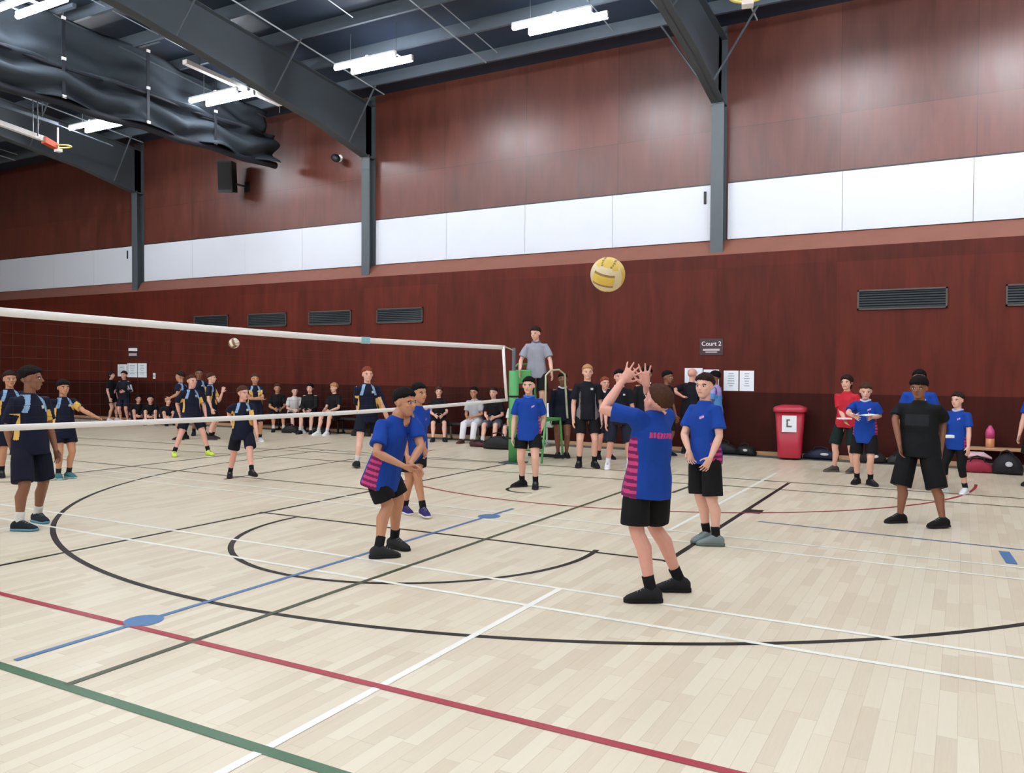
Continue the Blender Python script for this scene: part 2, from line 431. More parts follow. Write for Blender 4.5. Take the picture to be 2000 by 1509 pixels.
b = MB(); b.box(-.012, .012, -.13, .05, -.045, .045, .004); o = b.build('printed_patch', mat('patch_blue', (150, 200, 205), .6), net); o.location = Vector((NX, 8.72, ntop(8.7) - .03)) - L
b = MB(); b.tube(rel([(NX, 12.5, 2.09), (-7.05, 12.72, 2.03)]), .012, 6); b.build('tension_cord', M_pale, net)
# ---- posts
def post(y, label):
    t = thing('net_post', label, 'post', (-7.06, y, 0))
    b = MB(); b.tube([(0, 0, 0), (0, 0, 2.07)], .035, 12); b.build('tube', M_steel, t, True)
    b = MB(); b.tube([(0, 0, .02), (0, 0, 1.66)], .09, 16); b.build('padding', M_green, t, True)
    b = MB()
    for z in (.45, 1.2): b.tube([(.093 * cos(a), .093 * sin(a), z) for a in [2 * pi * i / 16 for i in range(16)]], .016, 6, True)
    b.build('strap', M_blk, t)
    b = MB(); b.box(-.2, .2, -.2, .2, .0, .02, .005); b.build('base_plate', M_steel, t)
    return t
post(12.78, 'green padded net post holding the far end of the net')
post(2.95, 'green padded net post holding the near end of the net, out of the picture')

# ---- referee stand
RS = Vector((-6.93, 13.12, 0))
st = thing('referee_stand', 'green metal umpire stand with pale handrails at the far end of the net', 'stand', RS)
b = MB(); b.box(-.32, .36, -.02, .62, .74, .79, .01); b.build('platform', M_green, st)
for sx in (-.3, .34):
    for y0, y1 in ((-.15, .0), (.75, .6)):
        b = MB(); b.tube([(sx, y0, .0), (sx, y1, .78)], .022, 8); b.build('leg', M_green, st, True)
for z in (.22, .47):
    b = MB(); b.tube([(-.3, -.12 + z * .18, z), (.34, -.12 + z * .18, z)], .018, 8); b.build('rung', M_green, st)
b = MB(); b.box(-.34, .06, -.05, -.02, 1.42, 1.68, .02); b.build('front_pad', M_green, st)
for sx in (-.3, .34):
    b = MB(); b.tube([(sx, 0, .78), (sx, 0, 1.72 if sx < 0 else 1.58), (sx + (.0 if sx < 0 else .04), .12, 1.78 if sx < 0 else 1.67), (sx + .1, .34, 1.78 if sx < 0 else 1.68), (sx + .14, .5, 1.6), (sx + .16, .58, .85), (sx + .16, .6, .78)], .019, 8)
    b.build('handrail', M_pale if sx > 0 else M_green, st, True)
b = MB(); b.box(-.36, .4, .66, .7, .02, .08); b.build('foot_bar', M_blk, st)

# ---- balls
def ball(p, r, label, cols, tilt):
    t = thing('volleyball', label, 'ball', p); t.rotation_euler = tilt
    b = MB(); b.ell((0, 0, 0), (r, 0, 0), (0, r, 0), (0, 0, r), 36, 24)
    me_fn = b.bm
    for f in b.bm.faces:
        c = f.calc_center_median(); ax = max(range(3), key=lambda i: abs(c[i])); q = c[(ax + 1) % 3] / max(1e-6, abs(c[ax]))
        f.material_index = 0 if abs(q) < .36 else (1 if ax != 2 else 0)
        if abs(abs(q) - .36) < .06: f.material_index = 2
    b.build('shell', cols, t, True)
    return t
ball(CAMPOS + ray(1187, 536) * 5.25, .112, 'yellow volleyball in the air above the setting boy', [mat('ball_yellow', (222, 190, 84), .45), mat('ball_cream', (222, 206, 168), .45), mat('ball_seam', (150, 118, 70), .6)], (.5, .3, .2))
ball(CAMPOS + ray(457, 670) * 15.5, .1, 'small pale volleyball flying against the brown wall over the distant game', [mat('ball_white', (226, 214, 196), .5), mat('ball_olive', (120, 100, 66), .5), mat('ball_seam', (150, 118, 70), .6)], (.2, 1.2, .4))

# ---- vents in the wall
def vent(x0, x1, z0, z1, label):
    t = thing('wall_vent', label, 'vent', ((x0 + x1) / 2, LY, (z0 + z1) / 2), 0, 'vents along the brown wall')
    w, h = (x1 - x0) / 2, (z1 - z0) / 2
    b = MB(); b.box(-w, w, -.012, -.002, -h, h); b.build('backing', M_blk, t)
    b = MB()
    for bx in ((-w, w, h - .03, h), (-w, w, -h, -h + .03), (-w, -w + .03, -h, h), (w - .03, w, -h, h)): b.box(bx[0], bx[1], -.035, -.002, bx[2], bx[3])
    b.build('frame', mat('vent_frame', (74, 64, 60), .5), t)
    n = 7
    for i in range(n):
        z = -h + .05 + (2 * h - .1) * i / (n - 1)
        b = MB(); b.quad((-w + .03, -.03, z - .012), (w - .03, -.03, z - .012), (w - .03, -.012, z + .014), (-w + .03, -.012, z + .014)); b.build('slat', mat('vent_slat', (44, 52, 56), .4, .3), t)
k = LY / 16.7
for x0, x1, lb in ((-20.17, -18.72, 'dark wall vent farthest along, partly behind the top tape of the net'), (-17.92, -16.43, 'dark wall vent second from the far end, above the black-clad sitters'),
                   (-15.6, -14.12, 'dark wall vent third from the far end, above the net'), (-13.27, -11.82, 'dark wall vent nearest the referee of the far four'),
                   (-1.78, -.27, 'dark wall vent above the black-shirted standing figure'), (.63, 2.2, 'dark wall vent cut by the picture edge, above the bench')):
    vent(x0 * k, x1 * k, 1.7 + (2.84 - 1.7) * k, 1.7 + (3.22 - 1.7) * k, lb)

# ---- signs and notices
FONT = None
def text(body, size, m, parent, loc):
    cu = bpy.data.curves.new('lettering', 'FONT'); cu.body = body; cu.size = size; cu.extrude = .002; cu.align_x = 'CENTER'; cu.align_y = 'CENTER'
    cu.materials.append(m); tmp = bpy.data.objects.new('lettering', cu); COL.objects.link(tmp)
    me = bpy.data.meshes.new_from_object(tmp.evaluated_get(bpy.context.evaluated_depsgraph_get()))
    bpy.data.objects.remove(tmp); o = bpy.data.objects.new('lettering', me); COL.objects.link(o); o.parent = parent
    o.location = loc; o.rotation_euler = (pi / 2, 0, 0); return o
M_sign = mat('sign_dark', (58, 36, 40), .5); M_let = mat('letter_white', (240, 236, 236), .5)
t = thing('court_sign', 'dark court sign reading Court 2 on the wall above the notices', 'sign', (-4.56 * k, LY, 1.7 + .465 * k))
b = MB(); b.box(-.24, .24, -.015, 0, -.17, .17, .004); b.build('board', M_sign, t)
o = text('Court 2', .125, M_let, t, (0, -.016, .065)); 
for v in range(3): pass
b = MB(); b.box(-.17, .17, -.018, -.014, -.075, -.035); b.box(-.12, .12, -.018, -.014, -.115, -.09); b.build('small_print', mat('letter_grey', (190, 176, 182), .5), t)
t = thing('court_sign', 'small dark sign with two pale lines on the wall above two black-clad people', 'sign', (-23.0 * k, LY, 1.7 + .46 * k))
b = MB(); b.box(-.25, .25, -.015, 0, -.18, .18, .004); b.build('board', M_sign, t)
b = MB(); b.box(-.22, .2, -.018, -.014, .03, .12); b.build('lettering', M_let, t)
b = MB(); b.box(-.2, .18, -.018, -.014, -.12, -.04); b.build('small_print', mat('letter_grey', (190, 176, 182), .5), t)
def notice(x0, x1, z0, z1, label, seed):
    x0, x1, z0, z1 = x0 * k, x1 * k, 1.7 + (z0 - 1.7) * k, 1.7 + (z1 - 1.7) * k
    t = thing('notice', label, 'notice', ((x0 + x1) / 2, LY, (z0 + z1) / 2), 0, 'paper notices taped to the wall')
    w, h = (x1 - x0) / 2, (z1 - z0) / 2; b = MB(); b.box(-w, w, -.006, 0, -h, h); b.build('sheet', M_paper, t)
    rr = random.Random(seed); b = MB()
    for i in range(6):
        z = h * .7 - i * h * .24; a = w * rr.uniform(.25, .6)
        b.box(-a, a, -.0075, -.0055, z - .008, z + .008)
    b.build('printed_lines', M_print, t)
notice(-5.12, -4.74, 1.42, 1.73, 'white notice partly hidden behind the bald man', 1); notice(-4.72, -4.4, 1.3, 1.7, 'white notice behind the dark-haired boy in pale blue', 2)
notice(-4.3, -4.0, 1.27, 1.68, 'white notice just past the pale blue shirt', 3); notice(-3.975, -3.69, 1.27, 1.68, 'white notice nearest the red bin', 4)
notice(-23.78, -23.33, 1.38, 1.77, 'white notice lowest and farthest along under the small dark sign', 5); notice(-23.3, -22.82, 1.36, 1.8, 'tall white notice under the small dark sign', 6); notice(-22.8, -22.36, 1.36, 1.8, 'white notice nearest the light switch', 7)
t = thing('light_switch', 'white light switch on the wall beside the far notices', 'switch', (-21.99 * k, LY, 1.7 - .29 * k))
b = MB(); b.box(-.055, .055, -.02, 0, -.09, .09, .006); b.build('plate', M_let, t); b = MB(); b.box(-.02, .02, -.028, -.018, -.03, .03); b.build('rocker', M_print, t)

# ---- speaker, camera
t = thing('wall_speaker', 'black loudspeaker on a bracket high on the plywood wall below the curtain end', 'speaker', (-18.0, WY, 7.1))
b = MB(); b.prism([(-.22, -.5), (.22, -.46), (.2, .36), (-.22, .36)], 0, -.2, .2); o = b.build('cabinet', M_dark, t); o.location = (-.2, -.55, 0); o.rotation_euler = (.1, 0, .5)
b = MB(); b.box(-.18, .18, -.235, -.222, -.42, .32); o = b.build('grille', M_blk, t); o.location = (-.2, -.55, 0); o.rotation_euler = (.1, 0, .5)
b = MB(); b.tube([(-.15, -.45, -.2), (0, -.2, -.25), (0, 0, -.25)], .03, 8); b.box(-.09, .09, -.03, 0, -.4, -.1); b.build('bracket', M_dark, t)
t = thing('dome_camera', 'small dark camera on a pale arm high on the wall beside the middle column', 'camera', (-14.55, WY, 7.2))
b = MB(); b.tube([(0, 0, .05), (0, -.22, .05)], .035, 8); b.ell((0, -.02, .05), (.1, 0, 0), (0, .03, 0), (0, 0, .1)); b.build('arm', M_let, t)
b = MB(); b.ell((.1, -.3, -.02), (.13, 0, -.07), (0, .1, 0), (.05, 0, .09)); b.build('dome', M_dark, t, True)

# ---- hanging divider curtain
CXX = -16.45
t = thing('divider_curtain', 'dark grey divider curtain bundled up under the roof', 'curtain', (CXX, 10, 7.185))
YS = [5.0 + i * .0876 for i in range(129)]
def sheet(name, fz0, fz1, amp, off, m, y1=16.1, seed=0.0, rows=14):
    b = MB(); g = []
    yy = [y for y in YS if y <= y1]
    for y in yy:
        row = []
        ph = abs(((y - 4.39) / 1.953) % 1 - .5) * 2         # 1 at straps, 0 between
        for j in range(rows + 1):
            q = j / rows; z = fz0(y, ph) + (fz1(y, ph) - fz0(y, ph)) * q
            fold = sin(q * pi * 3.2 + ph * 2.2 + seed) * amp * (1.2 - .5 * ph) + (mnoise.noise(Vector((y * 1.3, q * 3 + seed, .3)))) * amp * 1.3
            row.append(b.bm.verts.new((off + fold, y - 10, z - 7.185)))
        g.append(row)
    for i in range(len(g) - 1):
        for j in range(rows): b.bm.faces.new((g[i][j], g[i + 1][j], g[i + 1][j + 1], g[i][j + 1]))
    o = b.build(name, m, t, True)
    sm = o.modifiers.new('thickness', 'SOLIDIFY'); sm.thickness = .02
    return o
M_cur = mat('curtain_vinyl', (56, 63, 70), .85, var=.12, scale=1.2, spec=.12); M_roll = mat('curtain_hem', (22, 25, 36), .7)
sheet('upper_drape', lambda y, p: 8.92 - .03 * (1 - p) - max(0, y - 12) * .1, lambda y, p: 7.84 - .1 * (1 - p), .075, .0, M_cur, 16.0)
sheet('lower_drape', lambda y, p: 7.97 - .06 * (1 - p), lambda y, p: 7.21 - .07 * (1 - p), .14, .12, M_cur, 16.25, 1.7)
sheet('back_drape', lambda y, p: 7.95 - .12 * (1 - p), lambda y, p: 7.24 - .1 * (1 - p), .12, -.12, M_cur, 16.1, 3.0)
b = MB(); b.tube([(0, y - 10, -.0 - .06 * (1 - abs(((y - 4.39) / 1.953) % 1 - .5) * 2)) for y in YS[::2]] + [(0, 6.3, 0)], .09, 10); b.build('bottom_roll', M_roll, t, True)
b = MB(); b.tube([(.16, y - 10, .68 + .03 * sin(y * 1.7)) for y in YS[::2] if y < 15.7], .035, 8); b.build('middle_hem', M_roll, t, True)
for y in (6.3, 8.3, 10.22, 12.2, 14.1):
    b = MB(); b.box(.2, .215, y - 10.035, y - 9.965, .05, 1.62); b.build('lift_strap', M_roll, t)
    b = MB(); b.box(.2, .235, y - 10.04, y - 9.96, .79, .85); b.box(.2, .235, y - 10.04, y - 9.96, .02, .08); b.box(.2, .235, y - 10.04, y - 9.96, 1.62, 1.68); b.build('buckle', M_let, t)
    b = MB(); b.tube([(.2, y - 10, 1.62), (.2, y - 10, rz(y) - 7.185)], .012, 6); b.build('hanger', M_steel, t)
for y in (10.22, 12.2):
    b = MB(); b.box(-.5, .6, y - 10.05, y - 9.97, 1.78, 1.86); b.build('cross_bracket', M_purlin, t)
b = MB(); b.tube([(.05, -5, rz(5) - 7.335), (.05, 5.9, rz(15.9) - 7.335)], .02, 6); b.build('hanging_rail', M_steel, t)
t = thing('lifting_beam', 'long pale beam under the steel rafter beside the curtain', 'beam', (-14.72, 13.35, 8.12))
b = MB(); b.prism([(-1.4, .08), (1.4, -.03), (1.4, .06), (-1.4, .17)], 0, -.065, .065); b.build('bar', M_let, t)
for y in (-1.0, .55):
    b = MB(); b.tube([(0, y, .1), (0, y, rz(13.35 + y) - 8.12)], .015, 6); b.build('hanger', M_steel, t)
b = MB(); b.tube([(0, 1.38, -.02), (0, 1.38, -.2)], .012, 6); b.build('end_cable', M_steel, t)

# ---- folded-up basketball hoops
def hoop(loc, rot, label, arm=3.4):
    t = thing('basketball_hoop', label, 'hoop', loc, rot)
    b = MB(); b.prism([(-arm, .3), (-.38, -.02), (-.38, .1), (-arm, .42)], 0, -.06, .06); b.build('backboard_edge', M_let, t)
    b = MB(); b.prism([(-.4, -.06), (-.08, -.14), (-.05, -.02), (-.4, .1)], 0, -.09, .09); b.build('bracket', mat('hoop_orange', (206, 84, 42), .5), t)
    b = MB(); b.tube([(.21 * cos(a), .1 + .2 * sin(a), -.03 + .02 * sin(a)) for a in [2 * pi * i / 24 for i in range(24)]], .02, 8, True); b.build('ring', mat('ring_yellow', (226, 214, 120), .5), t, True)
    b = MB(); b.tube([(0, -.02, -.14), (0, -.02, .42)], .022, 6); b.box(-.07, .07, -.08, .06, -.2, -.12); b.build('pin', M_let, t)
    for x in (-.1, .1):
        b = MB(); b.tube([(x, -.6, .05), (x, -.6, rz(loc[1] - .6) - loc[2])], .014, 6); b.build('hanger', M_steel, t)
    return t
hoop((-20.5, 12.75, 7.42), 0, 'folded white basketball hoop with orange bracket and yellow ring beyond the curtain')
hoop((-2.42, 10.35, 6.42), .25, 'basketball hoop tip with orange bracket above the nearest column', 2.0)
t = thing('conduit', 'thin pale pipe hung over the far court under the roof', 'pipe', (-20.95, 12, 8.0))
b = MB(); b.prism([(-4, .28), (1.0, .02), (1.0, .1), (-4, .36)], 0, -.05, .05); b.tube([(0, 1, .05), (0, 2.6, -.12)], .02, 6); b.build('tray', M_purlin, t)
for y in (-1.2, .6):
    b = MB(); b.tube([(0, y, .1), (0, y, rz(12 + y) - 8)], .014, 6); b.build('hanger', M_steel, t)

# ---- red wheelie bin
t = thing('wheelie_bin', 'red wheelie bin with a white notice standing against the wall', 'bin', (-2.87, 16.08, 0), .12)
M_red = mat('bin_red', (170, 34, 54), .42, var=.08, scale=3)
b = MB(); b.rings([((0, 0, .04), (.2, 0, 0), (0, .2, 0)), ((0, 0, .1), (.215, 0, 0), (0, .215, 0)), ((0, 0, .92), (.265, 0, 0), (0, .25, 0))], 28, sq=.35); b.build('body', M_red, t, True)
b = MB(); b.rings([((0, 0, .91), (.3, 0, 0), (0, .28, 0)), ((0, 0, .97), (.305, 0, 0), (0, .285, 0)), ((0, .0, 1.0), (.28, 0, 0), (0, .26, 0)), ((0, .02, 1.035), (.16, 0, 0), (0, .16, 0))], 28, sq=.4); b.build('lid', mat('bin_lid', (184, 52, 70), .4), t, True)
b = MB(); b.box(-.13, .13, -.252, -.246, .55, .86); o = b.build('notice', M_paper, t); o.rotation_euler = (.05, 0, 0); o.location = (0, .02, 0)
b = MB(); b.prism([(-.05, .79), (.015, .79), (.015, .765), (-.02, .765), (-.02, .67), (.045, .67), (.045, .64), (-.05, .64)], 1, -.256, -.252); o = b.build('printed_mark', mat('print_dark', (90, 92, 92), .6), t); o.rotation_euler = (.05, 0, 0); o.location = (0, .02, 0)
for x in (-.19, .19):
    b = MB(); b.tube([(x - .025, .17, .08), (x + .025, .17, .08)], .08, 14); b.build('wheel', M_blk, t)

# ---- benches
def bench(x0, x1, y0, y1, h, label, top, legm, nleg):
    t = thing('bench', label, 'bench', ((x0 + x1) / 2, (y0 + y1) / 2, 0.012)); w, d = (x1 - x0) / 2, (y1 - y0) / 2; h -= .012
    b = MB(); b.box(-w, w, -d, d, h - .045, h, .008); b.build('seat', top, t)
    for i in range(nleg):
        x = -w + .25 + (2 * w - .5) * i / (nleg - 1)
        b = MB(); b.box(x - .02, x + .02, -d + .03, d - .03, h - .09, h - .04); b.box(x - .02, x + .02, -d + .03, -d + .07, 0, h - .06); b.box(x - .02, x + .02, d - .07, d - .03, 0, h - .06); b.box(x - .02, x + .02, -d, d, 0, .035); b.build('leg', legm, t)
    b = MB(); b.box(-w + .2, w - .2, -.015, .015, .1, .13); b.build('stretcher', legm, t)
bench(.05, 3.6, 16.12, 16.42, .38, 'low varnished wooden bench along the wall with a pink bottle on it', M_tan, M_blk, 4)
bench(-10.9, -8.1, 15.95, 16.25, .42, 'dark bench with pale metal legs behind the front blue player', M_dark, mat('bench_metal', (120, 118, 116), .4, .5), 4)
bench(-17.6, -12.6, 15.95, 16.25, .42, 'long dark bench crowded with black-clad sitters', M_dark, M_dark, 5)

# ---- bottle
t = thing('drink_bottle', 'pink-lidded drink bottle standing on the wooden bench', 'bottle', (.42, 16.24, .38))
b = MB(); b.lathe((0, 0, 0), [(0, .062), (.01, .068), (.16, .068)]); b.build('body', mat('bottle_body', (206, 140, 96), .3), t, True)
b = MB(); b.lathe((0, 0, .16), [(0, .07), (.1, .072), (.15, .06), (.19, .035), (.22, .02)]); b.build('lid', mat('bottle_pink', (206, 74, 130), .35), t, True)

# ---- bags
def bag(u, v, w, d, h, rot, label, c, logo=None, name='sports_bag', seed=0, flop=.25):
    p = fl(u, v); t = thing(name, label, 'bag', (p.x, min(p.y + d * .5, LY - d * .55), .012 if p.y + d * .5 > 16.08 else 0), rot)
    b = MB(); n = 9; rs = []
    for i in range(n + 1):
        q = i / n; e = sin(pi * min(max(q, .02), .98)) ** .35; sag = 1 - flop * .5 * (1 + mnoise.noise(Vector((q * 3, seed, 0))))
        rs.append((Vector(((q - .5) * w, .02 * mnoise.noise(Vector((q * 4, seed, 5))), h / 2 * sag * e + .0)), Vector((0, d / 2 * e, 0)), Vector((0, 0, h / 2 * sag * e))))
    b.rings(rs, 18, sq=.7); m = mat('bag_%d_%d_%d' % c, c, .7, var=.25, scale=9, bump=.4)
    b.build('body', m, t, True)
    b = MB(); b.tube([(-w * .22, -d * .3, h * .7), (-w * .18, -d * .2, h * 1.02), (0, -d * .1, h * 1.1), (w * .18, -d * .2, h * 1.0), (w * .22, -d * .3, h * .7)], .014, 6); b.build('strap', M_blk, t, True)
    if logo:
        b = MB(); b.ell((w * .12, -d * .5, h * .5), (w * .12, 0, 0), (0, .012, 0), (0, 0, h * .12)); b.build('badge', logo, t)
    return t
M_badge = mat('badge_pale', (196, 200, 205), .5); M_gbadge = mat('badge_green', (130, 190, 150), .5)
bag(1422, 884, .55, .3, .26, .1, 'black sports bag slumped by the wall behind the pale-shoed blue player', (18, 20, 24), None, seed=1)
bag(1466, 886, .4, .3, .22, -.2, 'black bag with a pale badge between the notices and the red bin', (16, 17, 20), M_badge, seed=2)
bag(1606, 896, .62, .3, .22, .05, 'navy sports bag lying beside the red bin', (22, 30, 58), M_badge, seed=3)
bag(1700, 906, .5, .3, .26, .1, 'black bag on the floor behind the boys reading a paper', (24, 20, 22), M_badge, seed=4)
bag(1752, 908, .36, .26, .2, .3, 'dark grey-green bag beside the black-shirted figure', (38, 42, 42), None, seed=5)
bag(1908, 924, .5, .34, .25, .1, 'crimson bag at the foot of the wooden bench', (150, 36, 62), None, seed=6)
bag(1968, 928, .44, .36, .36, -.2, 'black backpack leaning on the wooden bench', (18, 18, 26), M_badge, 'backpack', seed=7, flop=.1)
bag(335, 824, .85, .4, .5, .1, 'big black bag with a green badge beside the far sitters', (12, 16, 14), M_gbadge, seed=8, flop=.1)
bag(966, 878, .7, .4, .32, .1, 'large black bag on the floor in front of the seated boys', (16, 18, 22), None, seed=9)
bag(930, 873, .42, .22, .14, 0, 'small black and red bag on the floor near the umpire stand', (60, 18, 24), None, seed=10)
bag(560, 846, .5, .3, .22, .2, 'black bag lying under the white-shirted sitter\'s bench', (16, 16, 18), None, seed=12)
bag(697, 852, .55, .3, .24, 0, 'dark bag by the empty end of the long dark bench', (20, 18, 20), M_badge, seed=13)
bag(620, 848, .5, .3, .2, 0, 'black bag with white trim under the long dark bench', (18, 18, 20), M_badge, seed=11)
t = thing('towel', 'pink and white spotted towel on the crimson bag', 'towel', (.22, 15.86, .24)); b = MB()
b.rings([((-.2, 0, 0), (0, .12, 0), (0, 0, .02)), ((-.1, 0, .03), (0, .15, 0), (0, 0, .06)), ((.1, 0, .04), (0, .15, 0), (0, 0, .05)), ((.22, .0, -.01), (0, .1, 0), (0, 0, .02))], 14); b.build('cloth', mat('towel_pink', (224, 186, 196), .8, var=.35, scale=30), t, True)
p = fl(1068, 872)
t = thing('scoreboard_stand', 'pale grey-green trolley frame behind the boy under the umpire stand', 'stand', (p.x, p.y, 0), .2)
M_tr = mat('trolley_grey', (150, 166, 156), .45)
b = MB(); b.tube([(0, 0, .04), (0, 0, .62)], .025, 8); b.build('pole', M_tr, t); b = MB(); b.box(-.22, .22, -.02, .02, .1, .14); b.box(-.02, .02, -.2, .2, .02, .06); b.build('base', M_tr, t)
b = MB(); b.box(-.14, .14, -.06, .06, .42, .56, .02); b.build('tray', M_tr, t); b = MB(); b.box(.0, .08, -.03, .03, .62, .95, .008); b.build('card', M_paper, t)
# ------------------------------------------------------------------ people
def bake(name, mb, voxel, smooth, mats, parent, matfn=None, ruff=0.0, sm_fac=.5):
    me = mb.mesh(name); o = bpy.data.objects.new(name, me); COL.objects.link(o)
    r = o.modifiers.new('r', 'REMESH'); r.mode = 'VOXEL'; r.voxel_size = voxel; r.use_smooth_shade = True
    if smooth:
        s = o.modifiers.new('s', 'SMOOTH'); s.factor = sm_fac; s.iterations = smooth
    dg = bpy.context.evaluated_depsgraph_get()
    m2 = bpy.data.meshes.new_from_object(o.evaluated_get(dg)); m2.name = name
    o.modifiers.clear(); o.data = m2; bpy.data.meshes.remove(me)
    m2.materials.clear()
    for q in mats: m2.materials.append(q)
    n = len(m2.vertices)
    if ruff:
        co = np.empty(n * 3, 'f'); m2.vertices.foreach_get('co', co); no = np.empty(n * 3, 'f'); m2.vertices.foreach_get('normal', no)
        co = co.reshape(-1, 3); no = no.reshape(-1, 3)
        d = np.array([mnoise.noise(Vector((p[0] * 9, p[1] * 9, p[2] * 4.5))) + .6 * mnoise.noise(Vector((p[0] * 4 + p[2] * 7, p[1] * 5, p[2] * 7 - p[0] * 5))) for p in co])
        co += no * (d * ruff)[:, None]; m2.vertices.foreach_set('co', co.ravel())
    pn = len(m2.polygons)
    if matfn:
        ce = np.empty(pn * 3, 'f'); m2.polygons.foreach_get('center', ce); ce = ce.reshape(-1, 3)
        m2.polygons.foreach_set('material_index', matfn(ce).astype('i'))
    else: m2.polygons.foreach_set('material_index', np.zeros(pn, 'i'))
    m2.polygons.foreach_set('use_smooth', [True] * pn)
    m2.update(); o.parent = parent
    return o

SK = {'light': (226, 176, 154), 'pink': (222, 164, 146), 'tan': (190, 136, 104), 'brown': (134, 88, 64), 'dark': (92, 60, 46)}
HAIR = {'black': (22, 18, 18), 'brown': (70, 46, 34), 'dkbrown': (44, 30, 26), 'auburn': (128, 66, 42), 'blond': (176, 132, 88), 'grey': (150, 140, 134)}
def M_skin(k): return mat('skin_' + k, SK[k], .5, var=.06, scale=18)
def M_hair(k): return mat('hair_' + k, HAIR[k], .85, var=.45, scale=60, spec=.12, bump=.6)
def cloth(c, nm='cloth'): return mat('%s_%d_%d_%d' % ((nm,) + c), c, .82, var=.1, scale=10, spec=.25)
BLUE, NAVY, BLACK = (18, 62, 150), (12, 17, 40), (15, 15, 18)
PINK, PURP, LBLUE, YEL = (196, 66, 122), (112, 34, 82), (134, 166, 200), (212, 172, 92)

def ik(a, c, l1, l2, pole):
    d = c - a; D = d.length
    if D > (l1 + l2) * .999: c = a + d * ((l1 + l2) * .999 / D); d = c - a; D = d.length
    x = (l1 * l1 - l2 * l2 + D * D) / (2 * D); hh = sqrt(max(1e-8, l1 * l1 - x * x)); n = d / D
    p = pole - n * pole.dot(n)
    if p.length < 1e-4: p = Vector((0, 0, 1)).cross(n)
    return a + n * x + p.normalized() * hh, c

